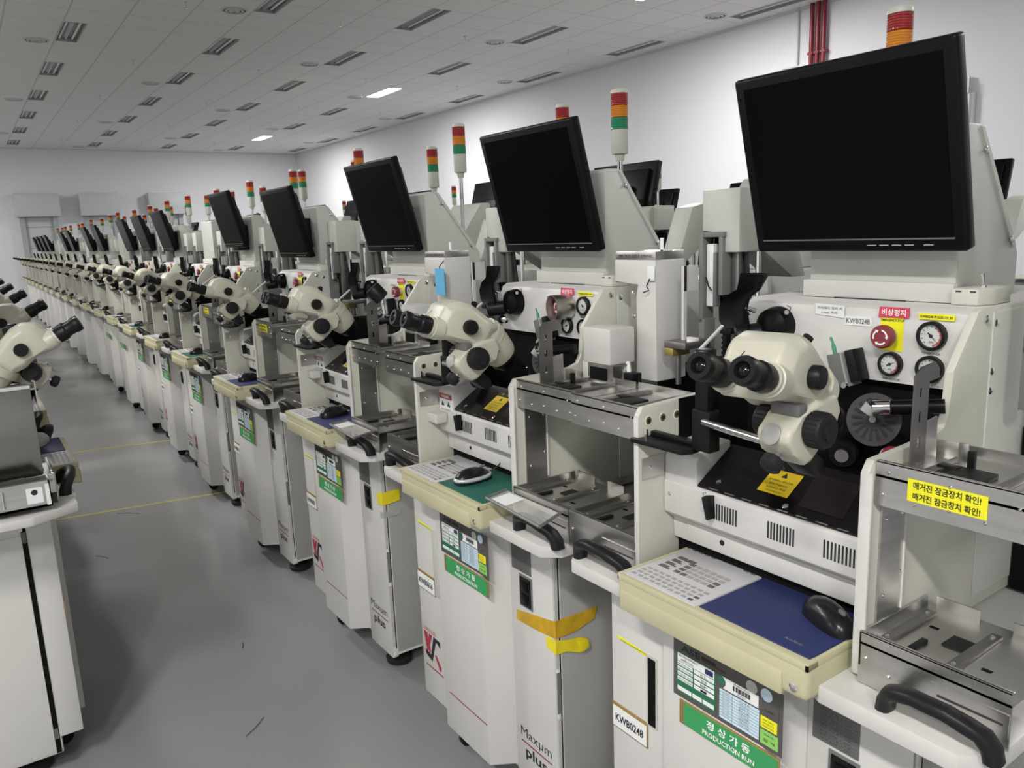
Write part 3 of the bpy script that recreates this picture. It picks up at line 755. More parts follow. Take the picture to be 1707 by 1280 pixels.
for (gx, gz, gr, gt, ga) in ((.397, 1.288, .026, 'TENSIONER', -45), (.324, 1.229, .0225, 'AIR GUIDE', 25), (.397, 1.228, .0245, 'DIFFUSER', 40)):
    mb = MB(); mb.lathe([(gr, 0), (gr, .010), (gr*.93, .012), (gr*.80, .012), (gr*.78, .006), (0, .006)], (gx, y, gz), (0, -1, 0), 'black', 32)
    mb.cyl((gx, y-.0062, gz), (gx, y-.0068, gz), gr*.77, 'gauge_face', n=28)
    vs = []; fs = []
    for i in range(11):
        a = math.radians(60-14*i)
        for r_ in (.60, .74): vs.append((gx+gr*r_*math.cos(a), y-.0072, gz+gr*r_*math.sin(a)))
    for i in range(10): fs.append((2*i, 2*i+1, 2*i+3, 2*i+2))
    mb.raw(vs, fs, 'gauge_red')
    for i in range(11):
        a = math.radians(225-27*i); ca, sa = math.cos(a), math.sin(a)
        mb.raw([(gx+gr*(.55*ca)-gr*.02*sa, y-.0073, gz+gr*.55*sa+gr*.02*ca), (gx+gr*.7*ca-gr*.02*sa, y-.0073, gz+gr*.7*sa+gr*.02*ca), (gx+gr*.7*ca+gr*.02*sa, y-.0073, gz+gr*.7*sa-gr*.02*ca), (gx+gr*.55*ca+gr*.02*sa, y-.0073, gz+gr*.55*sa-gr*.02*ca)], [(0, 1, 2, 3)], 'ink')
    a = math.radians(ga); ca, sa = math.cos(a), math.sin(a)
    mb.raw([(gx+gr*.6*ca, y-.0078, gz+gr*.6*sa), (gx-gr*.06*sa-.3*gr*ca, y-.0078, gz+gr*.06*ca-.3*gr*sa), (gx+gr*.06*sa-.3*gr*ca, y-.0078, gz-gr*.06*ca-.3*gr*sa)], [(0, 1, 2)], 'ink').cyl((gx, y-.007, gz), (gx, y-.0085, gz), gr*.12, 'ink', n=12)
    mb.text('-.MPa', gx, gz-gr*.42, gr*.16, y-.0072, 'maroon', gr*.4)
    mb.text(gt, gx-(.002 if gt[0] == 'T' else 0), gz-gr-.0065, .0042, y, 'ink', .034)
    part('gauge'+gt, mb, 'pressure_gauge', hs, 4)
mb = MB(); mb.text('AIR', .450, 1.285, .004, y, 'ink', .010)
mb.tube([(.093, y-.0005, 1.325), (.102, y-.0005, 1.322), (.100, y-.0005, 1.315), (.097, y-.0005, 1.312)], .0009, 'ink', 5)
part('penmark', mb, 'pen_mark', hs, 2)
# lamp behind the scope
mb = MB(); mb.lathe([(.040, 0), (.040, .01), (.036, .03), (.02, .04), (0, .041)], (.075, .40, 1.283), (0, -1, 0), 'bezel', 28).cyl((.055, .37, 1.268), (.015, .33, 1.262), .022, 'black', n=20, e=.003)
mb.cyl((.045, .36, 1.314), (.030, .345, 1.322), .005, 'chrome', n=10).cyl((.10, .385, 1.312), (.11, .375, 1.314), .005, 'steel_dark', n=8)
part('lamp', mb, 'illuminator_lamp', hs, 4)
# curved black shade
vs = []; fs = []
prof = [(-.012, .046, 1.266), (-.028, .050, 1.292), (-.026, .047, 1.320), (-.006, .056, 1.345), (.028, .083, 1.362), (.040, .109, 1.396)]
n_ = 8
for k_, (xa, xb, z) in enumerate(prof):
    for i in range(n_+1):
        t = i/n_; vs.append((xa+(xb-xa)*t, .335+.03*math.sin(math.pi*t)*(1 if k_ < 5 else .6)-.02*(k_/5), z))
m_ = len(vs)
vs += [(a, b+.004, c) for a, b, c in vs]
for k_ in range(len(prof)-1):
    for i in range(n_):
        a = k_*(n_+1)+i; fs.append((a, a+1, a+n_+2, a+n_+1)); fs.append((a+m_, a+n_+1+m_, a+n_+2+m_, a+1+m_))
for k_ in range(len(prof)-1):
    for e_ in (0, n_): a = k_*(n_+1)+e_; fs.append((a, a+n_+1, a+n_+1+m_, a+m_))
for i in range(n_):
    for k_ in (0, (len(prof)-1)*(n_+1)): a = k_+i; fs.append((a, a+1, a+1+m_, a+m_))
mb = MB(); mb.solid(vs, fs, 'black'); screws(mb, [(-.018, .332, 1.28), (.04, .345, 1.31)], r=.004); mb.tube([(-.018, .33, 1.28), (-.03, .25, 1.22)], .004, 'white', 6)
mb.box(-.03, .0, .335, .42, 1.262, 1.275, 'black', .002)
part('shade', mb, 'glare_shade', smooth=60)
# transparent air valve box
Mx = Matrix.Translation((.25, .365, 1.215)) @ Matrix.Rotation(math.radians(-16), 4, 'Y')
mb = MB(Mx); mb.box(-.024, .006, -.012, .03, -.032, .032, 'plate_grey', .002).box(.006, .011, -.014, .03, -.034, .034, 'acrylic').box(.011, .030, -.008, .03, -.028, .034, 'black', .003).cyl((-.012, 0, .032), (-.012, 0, .05), .004, 'vent_green', n=10).cyl((-.012, 0, .05), (-.014, 0, .065), .0025, 'vent_green', n=8).cyl((-.012, -.014, -.034), (-.012, -.02, -.03), .007, 'chrome', n=12).cyl((.006, -.016, -.032), (.006, -.022, -.03), .006, 'chrome', n=12)
part('valve', mb, 'air_valve_box')
# interior
mb = MB(); c_ = Vector((.362, .285, 1.148)); d_ = Vector((.18, -1, .22)).normalized()
mb.lathe([(.047, 0), (.047, .003), (.0, .0035)], c_, d_, 'dark_wheel', 36)
u_ = d_.orthogonal().normalized(); w_ = d_.cross(u_)
for i in range(16):
    a = 2*math.pi*i/16; e1 = u_*math.cos(a)+w_*math.sin(a); e2 = d_.cross(e1); o_ = c_+d_*.0042
    mb.raw([o_+e1*.018-e2*.002, o_+e1*.038-e2*.0032, o_+e1*.038+e2*.0032, o_+e1*.018+e2*.002], [(0, 1, 2, 3)], 'ink')
mb.cyl(c_, c_+d_*.008, .006, 'steel', n=12)
part('disk', mb, 'slotted_wheel', None, 4)
mb = MB(); mb.cyl((.475, .30, 1.188), (.405, .262, 1.181), .0125, 'bezel', n=20).cyl((.405, .262, 1.181), (.378, .248, 1.178), .013, 'chrome', n=20, e=.002).cyl((.378, .25, 1.182), (.371, .243, 1.168), .0122, 'cap_grey', n=20).cyl((.382, .252, 1.188), (.378, .25, 1.182), .0125, 'black', n=20)
part('arm', mb, 'camera_tube', None, 4)
mb = MB(); mb.cyl((.29, .33, 1.075), (.31, .275, 1.075), .028, 'bezel', n=20, e=.004).cyl((.31, .275, 1.075), (.315, .265, 1.075), .012, 'steel_dark', n=16).box(.18, .44, .36, .42, .97, 1.10, 'cavity').cyl((.40, .28, 1.09), (.43, .25, 1.10), .018, 'logo_red', n=16).cyl((.395, .285, 1.088), (.388, .292, 1.085), .016, 'paper', n=14)
screws(mb, [(.2, .338, 1.1), (.24, .338, 1.08), (.3, .338, 1.11), (.36, .338, 1.06), (.41, .338, 1.1), (.16, .248, 1.03)], r=.003)
part('bondhead', mb, 'bond_head', None, 4)
# ---- front cover with vents
mb = MB(); XA, XB = -.020, .452
mb.prism([(.155, .905), (.155, .972), (.162, .978), (.20, .978), (.20, .84), (.185, .84), (.185, .885)], 'x', XA, XB, 'white', .002)
mb.prism([(.157, .93), (.157, 1.028), (.170, 1.045), (.26, 1.058), (.26, .93)], 'x', XA, .068, 'white', .004)
mb.box(.020, .452, .182, .2, .842, .886, 'white', .002)
fc = part('cover', mb, 'front_cover')
for q, (a, b) in enumerate(((.114, .172), (.242, .300), (.358, .418))):
    mb = MB()
    for i in range(9): x = a+(b-a)*i/8.6; mb.box(x, x+.0032, .1542, .1552, .924, .957, 'ink')
    part('vent%d' % q, mb, 'vent_slots', fc, 3)
mb = MB(); mb.cyl((.114, .1815, .866), (.114, .1822, .866), .006, 'ink', n=16)
for x in (.104, .438): mb.prism([(x-.004, .97), (x+.013, .974), (x+.016, .927), (x+.008, .925)], 'y', .134, .155, 'black', .002)
screws(mb, [(-.005, .157, .945), (.092, .155, .968)], r=.006)
part('latch', mb, 'cover_latch', fc, 3)
slope = lambda y_: .979+(y_-.157)*.62
mb = MB(); mb.prism([(.158, .9795), (.158, .983), (.262, slope(.262)+.004), (.262, slope(.262))], 'x', .070, .452, 'glass_dark', .0)
for i in range(9): mb.box(.10+.04*i, .122+.04*i, .1565, .1605, .9835, .9842, 'steel')
screws(mb, [(.11, .175, slope(.175)+.004), (.27, .168, slope(.168)+.004), (.43, .168, slope(.168)+.004)], (0, -.5, .85), .006)
win = part('window', mb, 'dark_window', fc, 9)
def slq(mb, x0, x1, ya, yb, m, h=.005, skew=0):
    za, zb = slope(ya)+h, slope(yb)+h
    mb.raw([(x0, ya, za), (x1, ya, za), (x1+skew, yb, zb), (x0+skew, yb, zb)], [(0, 1, 2, 3)], m)
mb = MB(); slq(mb, .195, .262, .182, .232, 'amber_sticker', .0052); slq(mb, .195, .262, .232, .247, 'ink', .0053)
vv = Vector((0, 1, .62)).normalized(); nn = Vector((0, -.62, 1)).normalized()
def st(s_, x, y_, h_, w_, m): mb.text(s_, 0, 0, h_, 0, m, w_, v=vv, nrm=nn, origin=(x, y_, slope(y_)+.0054))
st('주   의', .2285, .2395, .009, .04, 'amber_sticker'); st('동작중에는 절대 손을', .2285, .210, .0045, .052, 'ink'); st('넣지 마십시오', .2285, .202, .0045, .04, 'ink'); st('안전사고 위험', .2285, .194, .0045, .042, 'ink'); st('주의하십시오', .2285, .187, .0035, .034, 'ink')
mb.raw([(.222, .218, slope(.218)+.0056), (.235, .218, slope(.218)+.0056), (.2285, .229, slope(.229)+.0056)], [(0, 1, 2)], 'ink')
part('warn', mb, 'caution_sticker', fc, 4)
mb = MB(); slq(mb, .290, .380, .175, .245, 'film', .0045, -.01)
part('film', mb, 'brown_film', fc, 2)
mb = MB(); mb.box(-.036, -.030, .154, .156, .96, 1.0, 'paper').front(-.012, .062, .965, 1.022, .157, 'paper', .001).front(-.012, .062, 1.006, 1.022, .156, 'lens_red', .0008)
mb.text('WARNING', .025, 1.014, .009, .155, 'ink_white', .045); mb.text('▲  ▲', .025, .992, .016, .156, 'ink', .055); mb.text('READ THE MANUAL', .025, .973, .005, .156, 'ink', .06)
part('warnlab', mb, 'white_warning_label', fc, 2)
# black ledge on left plate
mb = MB(); mb.prism([(-.036, .073), (.10, .078), (.11, .10), (.105, .13), (-.022, .13), (-.036, .12)], 'z', 1.066, 1.076, 'black', .002).box(-.02, .10, .115, .13, 1.076, 1.086, 'black', .002).cyl((-.015, .098, 1.076), (-.015, .098, 1.094), .004, 'chrome', n=10)
part('ledge', mb, 'black_ledge')
# scope post with rod
mb = MB(); mb.box(.105, .150, .10, .13, 1.075, 1.155, 'black', .003).box(.108, .140, .105, .13, 1.15, 1.27, 'black', .003).box(.08, .14, .12, .20, 1.21, 1.225, 'black', .002).cyl((.145, .09, 1.138), (.375, .05, 1.138), .0075, 'chrome', n=14)
part('post2', mb, 'scope_post')
# ---- microscope (own origin at its head)
def microscope(key, yaw):
    O = Vector((.40, 0, 1.25)); xc = .358
    MS = Matrix.Translation(-O - Vector((0, 0, ZO)))       # build() adds ZO again
    YW_ = Matrix.Translation((.37, .03, 0)) @ Matrix.Rotation(math.radians(yaw), 4, 'Z') @ Matrix.Translation((-.37, -.03, 0))
    def N(): return MB(MS @ YW_)
    def N0(): return MB(MS)
    # bevelled head: cross-sections lofted along the slope
    mb = N()
    prof = [(-.088, 1.246), (-.090, 1.262), (-.066, 1.305), (-.050, 1.328), (-.012, 1.336), (.020, 1.325), (.080, 1.276), (.095, 1.258), (.055, 1.205), (.010, 1.214), (-.030, 1.240)]
    w2 = [.052, .054, .060, .052, .055, .058, .060, .058, .055, .060, .058]
    # inner profile at full half-width, outer cap smaller to give chamfered sides
    cy_ = sum(p[0] for p in prof)/len(prof); cz_ = sum(p[1] for p in prof)/len(prof)
    vs = []; n_ = len(prof)
    for sx, sc_ in ((-1.0, .70), (-.72, 1.0), (.72, 1.0), (1.0, .70)):
        for p in prof:
            fr = max(0, min(1, (-p[0]-.01)/.08))          # the front narrows towards the eyepieces
            wd = .060*(1-.06*fr)
            vs.append((xc+sx*wd, cy_+(p[0]-cy_)*sc_, cz_+(p[1]-cz_)*sc_))
    fs = [tuple(range(n_)), tuple(3*n_+i for i in range(n_))[::-1]]
    for k_ in range(3):
        for i in range(n_): j = (i+1) % n_; fs.append((k_*n_+i, k_*n_+j, (k_+1)*n_+j, (k_+1)*n_+i))
    mb.solid(vs, fs, 'scope', .005, 2)
    d = Vector((0, .70, -.71)).normalized(); p0 = Vector((xc, .062, 1.245))
    mb.lathe([(.050, 0), (.051, .03), (.049, .034), (.048, .055), (.042, .085), (.037, .095), (.032, .096)], p0, d, 'scope', 40)
    mb.tube([(xc-.015, -.062, 1.312), (xc-.022, -.085, 1.292)], .0006, 'ink', 4)
    mb.text('J', 0, 0, .010, 0, 'ink', .007, v=(0, .42, .9), nrm=(0, -.9, .42), origin=(xc-.012, -.0735, 1.296))
    root = mb.build('microscope', smooth=30); root['nm'] = 'microscope'; root['key'] = key; root['lod_max'] = 9
    T[key] = root; root['ox'] = 1
    def sub(mb, name, lod=9, sm=35):
        o = mb.build(name, smooth=sm); o['nm'] = name; o['lod_max'] = lod; add(root, o); return o
    dE = Vector((0, -.945, .327))
    for sx in (-1, 1):
        mb = N(); q = Vector((xc+sx*.034, -.080, 1.276))
        mb.lathe([(.027, -.02), (.027, .004), (.0245, .005), (.0245, .012), (.023, .012)], q, dE, 'scope', 32)
        mb.lathe([(.0205, .012), (.0225, .02), (.0225, .038), (.019, .042), (.019, .062), (.0215, .066), (.0215, .078), (.0195, .083), (.0125, .083), (.010, .076), (0, .076)], q, dE, 'black', 32)
        mb.lathe([(.0105, .0765), (.007, .080), (0, .0815)], q, dE, 'glass_dark', 24)
        sub(mb, 'eyepiece', 9)
    for sx in (-1, 1):
        mb = N(); mb.lathe([(.0175, .0), (.0185, .004), (.0185, .018), (.016, .022), (0, .0225)], (xc+sx*.054, .004, 1.270), (sx, 0, 0), 'black', 28)
        sub(mb, 'zoom_knob', 4)
    mb = N(); mb.cyl((xc+.030, .03, 1.312), (xc+.040, .03, 1.326), .008, 'black', n=16)
    sub(mb, 'lock_screw', 3)
    # holder ring and focus block
    xc = .400
    mb = N0()
    mb.lathe([(.053, .012), (.055, .014), (.055, .036), (.053, .038)], p0, d, 'scope', 40)
    mb.prism([(.070, 1.238), (.020, 1.232), (-.018, 1.214), (-.046, 1.196), (-.050, 1.180), (-.032, 1.158), (-.008, 1.136), (.010, 1.140), (.044, 1.166), (.060, 1.190), (.085, 1.205)], 'x', xc-.032, xc+.028, 'scope', .008, 3)
    dd = Vector((-.0, -.62, .45)).normalized()
    mb.box(xc-.028, xc+.024, -.020, .0, 1.212, 1.232, 'plate_grey', .003)
    o = sub(mb, 'focus_block', 9)
    mb = N0(); mb.lathe([(.0165, 0), (.0165, .003), (.013, .005), (0, .005)], (xc-.004, -.046, 1.188), (0, -.85, .35), 'cap_grey', 28)
    sub(mb, 'steel_cap', 3)
    for sx in (-1, 1):
        mb = N0(); mb.lathe([(.024, 0), (.027, .003), (.027, .024), (.025, .028), (.014, .030), (.014, .034), (0, .034)], (xc+(.028 if sx > 0 else -.032), .004, 1.194), (sx, 0, 0), 'rubber', 32)
        for i in range(24):
            a = 2*math.pi*i/24; mb.box(xc+(.031 if sx > 0 else -.055), xc+(.052 if sx > 0 else -.035), .004+.0268*math.cos(a)-.0012, .004+.0268*math.cos(a)+.0012, 1.194+.0268*math.sin(a)-.0012, 1.194+.0268*math.sin(a)+.0012, 'rubber')
        sub(mb, 'focus_knob', 4)
    mb = N0(); mb.cyl((xc-.002, -.026, 1.160), (xc-.002, -.040, 1.150), .0055, 'vent_green' if False else 'chrome', n=10)
    mb.lathe([(.010, .0), (.017, .004), (.017, .018), (.012, .022), (0, .022)], (xc-.002, -.038, 1.151), (0, -.75, -.6), 'rubber', 14)
    sub(mb, 'clamp_knob', 4)
    mb = N0(); mb.prism([(-.004, 1.140), (.020, 1.160), (.052, 1.135), (.060, 1.115), (.035, 1.108)], 'x', xc-.018, xc+.02, 'black', .004).cyl((xc-.02, .03, 1.12), (xc-.04, .06, 1.135), .014, 'black', n=16).lathe([(.036, 0), (.038, .01), (.028, .03), (.012, .034), (0, .034)], p0+d*.094, d, 'bezel', 24)
    sub(mb, 'scope_arm', 9)
SCOPES = {'scopeA': 10, 'scopeB': -5, 'scopeC': 4}
for k_, v_ in SCOPES.items(): microscope(k_, v_)
SCOPE_O = Vector((.40, 0, 1.25+ZO))
# ---- monitor hood, monitor, toggle box
mb = MB(); mb.prism([(.490, 1.338), (.490, 1.650), (.500, 1.657), (.543, 1.657), (.555, 1.652), (.712, 1.440), (.730, 1.420), (.730, 1.338)], 'x', .082, .386, 'greywhite', .004)
hood = part('hood', mb, 'monitor_hood')
mb = MB(); mb.box(.074, .389, .478, .495, 1.338, 1.374, 'offwhite', .003).box(.15, .30, .476, .49, 1.337, 1.3395, 'ink')
part('hoodbase', mb, 'hood_base', hood, 4)
mb = MB(); mb.prism([(.540, 1.652), (.553, 1.650), (.713, 1.434), (.702, 1.430)], 'x', .3855, .3885, 'offwhite', .0); screws(mb, [(.3885, .563, 1.612), (.3885, .689, 1.448)], (1, 0, 0), .006)
part('hoodfl', mb, 'side_flange', hood, 3)
mb = MB(); mb.box(.16, .29, .42, .50, 1.44, 1.60, 'black', .004)
part('neck', mb, 'monitor_mount')
# monitor in its own tilted frame
P0 = Vector((0.0, .420, 1.434)); P1 = Vector((0.0, .332, 1.777)); vup = (P1-P0); Hm = vup.length; vup.normalize()
nm = Vector((1, 0, 0)).cross(vup)      # points to the operator (-y)
MM = Matrix(((1, 0-nm.x, vup.x, 0), (0, -nm.y, vup.y, 0), (0, -nm.z, vup.z, 0), (0, 0, 0, 1))); MM.translation = P0
# frame axes: x right, y into the machine (away from operator), z up the panel
mb = MB(MM); Wm = .437
mb.box(0, Wm, 0, .030, 0, Hm, 'bezel', .006, 3)
mb.box(.03, Wm-.03, .028, .05, .04, Hm-.04, 'bezel', .008, 2)
mb.box(.10, Wm-.10, .048, .075, .08, Hm-.12, 'bezel', .008, 2)
mon = part('monitor', mb, 'monitor')
mb = MB(MM); mb.box(.022, Wm-.022, -.0008, .002, .026, Hm-.020, 'screen')
mb.box(.020, Wm-.020, -.0022, 0, .0235, .0262, 'plate_grey')
part('screen', mb, 'screen', mon, 9)
mb = MB(MM)
for q, x in enumerate((.255, .279, .303, .327, .362)): mb.box(x, x+.017, -.0014, 0, .0125, .0138, 'tower_grey')
part('buttons', mb, 'monitor_buttons', mon, 3)
mb = MB(); mb.prism([(.392, .463), (.438, .463), (.4515, .50), (.4515, .56), (.392, .56)], 'z', 1.3375, 1.367, 'cream', .003).cyl((.43, .50, 1.367), (.43, .50, 1.372), .006, 'chrome', n=12).tube([(.43, .50, 1.372), (.428, .498, 1.392)], [.0022, .0032], 'chrome', 8).box(.40, .41, .4622, .4632, 1.361, 1.3635, 'ink').box(.425, .435, .4622, .4632, 1.361, 1.3635, 'ink')
part('toggle', mb, 'toggle_switch_box')
# ---- signal tower
tx, ty = .036, .87
mb = MB(); mb.cyl((tx, ty, 1.33), (tx, ty, 1.725), .009, 'chrome', n=14).cyl((tx, ty, 1.335), (tx, ty, 1.35), .025, 'tower_grey', n=16).cyl((tx, ty, 1.715), (tx, ty, 1.737), .014, 'tower_grey', r1=.017, n=18)
tw = part('tower', mb, 'signal_tower')
mb = MB(); mb.lathe([(.026, 1.737), (.0275, 1.742), (.0275, 1.815)], (tx, ty, 0), (0, 0, 1), 'tower_grey', 28)
part('twb', mb, 'tower_body', tw)
for nm_, m_, z in (('green_lens', 'lens_green', 1.815), ('amber_lens', 'lens_amber', 1.853), ('red_lens', 'lens_red', 1.891)):
    pr = [(.0265, z+.0005)]
    for i in range(6): pr += [(.0285, z+.002+.006*i), (.0285, z+.0055+.006*i), (.0275, z+.0065+.006*i)]
    pr += [(.0265, z+.0375)]
    mb = MB(); mb.lathe(pr, (tx, ty, 0), (0, 0, 1), m_, 28); part(nm_, mb, nm_, tw)
mb = MB(); mb.lathe([(.0285, 1.929), (.0285, 1.937), (.025, 1.943), (0, 1.944)], (tx, ty, 0), (0, 0, 1), 'tower_grey', 28)
part('twc', mb, 'tower_cap', tw)

# ================================================================= things lying on or hanging from machines
def mk_mouse(body, top, silver=False):
    mb = MB(); L, W_, H_ = .115, .062, .040
    vs = []; fs = []; nu, nv = 16, 9
    for j in range(nv+1):
        t = math.pi*j/nv; yy = -math.cos(t)*L/2
        rr = math.sin(t)**.55 if 0 < j < nv else 0
        hgt = H_*(.72+.28*math.sin(t*.9+.5))
        for i in range(nu+1):
            a = math.pi*i/nu
            vs.append((math.cos(a)*W_/2*rr*(1-.08*math.sin(t)), yy, math.sin(a)**.8*hgt*rr))
    for j in range(nv):
        for i in range(nu): a = j*(nu+1)+i; fs.append((a, a+1, a+nu+2, a+nu+1))
    b = bmesh.new(); bv = [b.verts.new(p) for p in vs]
    for f in fs: b.faces.new([bv[i] for i in f])
    bmesh.ops.remove_doubles(b, verts=b.verts, dist=1e-5)
    bmesh.ops.holes_fill(b, edges=[e for e in b.edges if e.is_boundary], sides=0)
    mb.bm(b, top)
    mb2 = []
    for v in mb.v: v.z -= ZO
    o = mb.build('computer_mouse', smooth=80)
    if silver:
        m2 = MB()
        pts = [(W_/2*.93*math.cos(a), L/2*.96*math.sin(a), .012) for a in [math.pi*2*i/28 for i in range(29)]]
        m2.tube(pts, .006, 'mouse_silver', 8)
        for v in m2.v: v.z -= ZO
        k_ = m2.build('silver_rim', smooth=60); k_['nm'] = 'silver_rim'; k_['lod_max'] = 9; add(o, k_)
    m3 = MB(); m3.box(-.003, .003, .026, .042, .032, .0395, 'plate_grey', .002)
    for v in m3.v: v.z -= ZO
    k_ = m3.build('scroll_wheel'); k_['nm'] = 'scroll_wheel'; k_['lod_max'] = 3; add(o, k_)
    o['nm'] = 'computer_mouse'
    return o
MOUSE = {'black': mk_mouse('mouse_black', 'mouse_black'), 'silver': mk_mouse('mouse_black', 'mouse_black', True), 'white': mk_mouse('mouse_white', 'mouse_white')}
# ================================================================= setting the machines out
SER = ['KWB0248', 'KWB0656', 'KWB0607', 'KWB0131']
ALLKEYS = list(T.keys())
def machine(Xf, Y0, face, label, group, spec):
    """face -1: its front looks towards -x (right-hand row); +1: towards +x."""
    rz = -math.pi/2 if face < 0 else math.pi/2
    r = empty('wire_bonder', (Xf, Y0, 0), rz); tag(r, label, 'machine', group)
    lod = spec.get('lod', 0); ser = spec.get('ser', 3); pad = spec.get('pad', 'blue')
    drop = {'pad_'+c for c in ('blue', 'green', 'grey') if c != pad}
    for i, s_ in enumerate(SER):
        if i != ser: drop |= {'ser'+s_, 'hs'+s_, 'ip'+s_}
    if ser == 3: drop |= {'ip'+SER[3]}
    if not spec.get('loop'): drop |= {'loop', 'penmark'} if spec.get('lod', 0) > 1 else {'loop'}
    if not spec.get('warnlab'): drop.add('warnlab')
    if not spec.get('card', True): drop |= {'card', 'run', 'strip', 'switch'}
    skip = set(spec.get('skip', ()))
    if not spec.get('magsticker'): skip.add('magsticker')
    if not spec.get('sidecover'): skip |= {'sidecover', 'sideshelf'}
    skip.add('elevR' if spec.get('right', 'box') == 'tower' else 'towerA')
    if spec.get('right') == 'none': skip |= {'elevR', 'towerA'}
    if spec.get('right', 'box') != 'tower': skip.add('motor')
    skip |= set(SCOPES) - {spec.get('sc', 'scopeB')}
    if 'scope' in skip: skip |= set(SCOPES)
    if spec.get('nomon'): skip |= {'monitor', 'neck'}
    drop.add('groove' if spec.get('slot') else 'slot')
    only = spec.get('only')
    for k in ALLKEYS:
        o = T[k]
        if k in skip or (only and k not in only) or lod > o['lod_max']: continue
        c = copy_tree(o, r, lod=lod, drop=drop)
        if k in SCOPES:
            c.location = SCOPE_O
            if 'ox' in c: del c['ox']
            if k == 'scopeB' and face < 0: c.location = SCOPE_O + Vector((.004, .012, 0))
            if 'scope' in spec:
                (dx, dy, dz), (ax, az) = spec['scope']
                c.location = SCOPE_O + Vector((dx, dy, dz)); c.rotation_euler = (ax, 0, az)
        if k == 'tower' and 'tower' in spec: c.location = spec['tower']
        if k == 'monitor' and spec.get('tilt'): c.rotation_euler = (0, 0, 0); c.location = spec['tilt']
    return r
def on(m, x, y, z):
    """a point of a machine's own frame in the room"""
    c, s = math.cos(m.rotation_euler.z), math.sin(m.rotation_euler.z)
    return Vector((m.location.x + c*x - s*y, m.location.y + s*x + c*y, z+ZO))
def lay(proto, m, x, y, z, ang, label, cat, group=None, lod=0):
    c = copy_tree(proto, None, lod=lod); c.location = on(m, x, y, z); c.rotation_euler = (0, 0, m.rotation_euler.z + ang)
    tag(c, label, cat, group); return c
GR = 'wire bonders in the row right of the aisle'
base = [(1.0, 1.108), (.997, 2.061), (1.003, 3.098), (1.004, 4.215), (1.056, 5.454), (1.088, 6.547), (1.115, 7.70), (1.142, 8.83), (1.175, 9.98)]
while len(base) < 21: base.append((base[-1][0]+.006, base[-1][1]+1.10))
PADS = ['blue', 'green', 'blue', 'blue', 'green', 'grey', 'green', 'grey', 'blue', 'green']
WHAT = ['nearest on the right, blue mouse pad, number plate KWB0248',
        'green mouse pad, amber tape round its cabinet corner, number plate KWB0656',
        'blue card on its tower, yellow tape on its cabinet corner']
row1 = []
rnd = random.Random(3)
for i, (x, y) in enumerate(base):
    sp_ = {'lod': [0, 0, 0, 2, 2, 3, 3, 4, 4, 5][min(i, 9)] if i < 13 else 6, 'pad': PADS[i % 10], 'ser': i if i < 3 else 3, 'loop': i == 0, 'slot': i == 0, 'sc': 'scopeA' if i == 0 else 'scopeC' if i == 4 else 'scopeB', 'nomon': i in (5, 9, 12, 15, 16), 'warnlab': i in (1, 2),
           'right': 'tower' if i in (1, 2) else 'box', 'magsticker': i in (0, 3, 4, 5, 6, 7, 8)}
    if i in (3, 4): sp_['tilt'] = (0, 0, -.03 if i == 3 else .025)
    sp_['tower'] = (0, 0, (.028, 0, .022)[i]) if i < 3 else (rnd.uniform(-.02, .05), rnd.uniform(-.01, .06), rnd.uniform(.02, .06))
    if i > 8: sp_['skip'] = ['liftgear', 'disk', 'arm', 'valve', 'bondhead', 'toggle', 'caster', 'post2', 'foot2', 'foot3', 'ledge']
    lab = 'white wire bonder, ' + (WHAT[i] if i < 3 else '%s from camera in row right of the aisle' % ORD[i])
    row1.append(machine(x, y, -1, lab, GR, sp_))
MK = ['black', 'silver', 'black', 'black', 'black', 'black', 'black', 'silver', 'black', 'black', 'white', 'black']
MP = [(.385, .138, math.radians(-112)), (.262, .095, 0.05), (.245, .112, .15), (.30, .10, .3)]
for i, m in enumerate(row1[:14]):
    x, y, a = MP[i] if i < 4 else (.33, .10, .3*((i % 3)-1))
    lay(MOUSE[MK[i % 12]], m, x, y, .8178, a, '%s mouse on the %s pad of the %s machine in the right row' % ({'black': 'glossy black', 'silver': 'black and silver', 'white': 'pale'}[MK[i % 12]], PADS[i % 10], ORD[i]), 'mouse', 'mice on the right-hand row', lod=0 if i < 3 else 5)
mb = MB(); m = row1[1]
mb.tube([(.262, .15, .0+.83), (.27, .18, .85), (.275, .195, .875), (.265, .205, .872), (.262, .21, .84), (.28, .226, .822)], .0018, 'ink', 6)
o = mb.build('mouse_cable'); C.objects.link(o); o.location = m.location; o.rotation_euler = m.rotation_euler
tag(o, 'thin black looped mouse cable behind the black and silver mouse', 'cable')

# left row
GL = 'wire bonders in the row left of the aisle'
row0 = []
for i in range(12):
    sp_ = {'lod': [0, 2, 3, 4, 5][min(i, 4)], 'pad': ['blue', 'grey'][i % 2], 'ser': 3, 'right': 'box', 'scope': ((-.54, .105, -.045), (math.radians(-10), 0)), 'sidecover': i == 0, 'skip': ['ledge', 'plateL'] if i == 0 else []}
    if i > 3: sp_['skip'] = ['liftgear', 'disk', 'arm', 'valve', 'bondhead', 'toggle', 'caster']
    lab = 'white wire bonder, nearest in the row left of the aisle, polished steel side panel' if i == 0 else 'white wire bonder, %s from camera in row left of the aisle' % ORD[i]
    m = machine(.228 - .006*i, 2.835+1.045*i, 1, lab, GL, sp_); row0.append(m)
    if i < 5: lay(MOUSE['white' if i == 0 else 'black'], m, .36 if i == 0 else .30, .085, .8178, 1.2, 'black mouse on the tray of the %s machine in the left row' % ORD[i] if i else 'pale grey mouse on the blue pad of the nearest machine left of the aisle', 'mouse', 'mice on the left row')

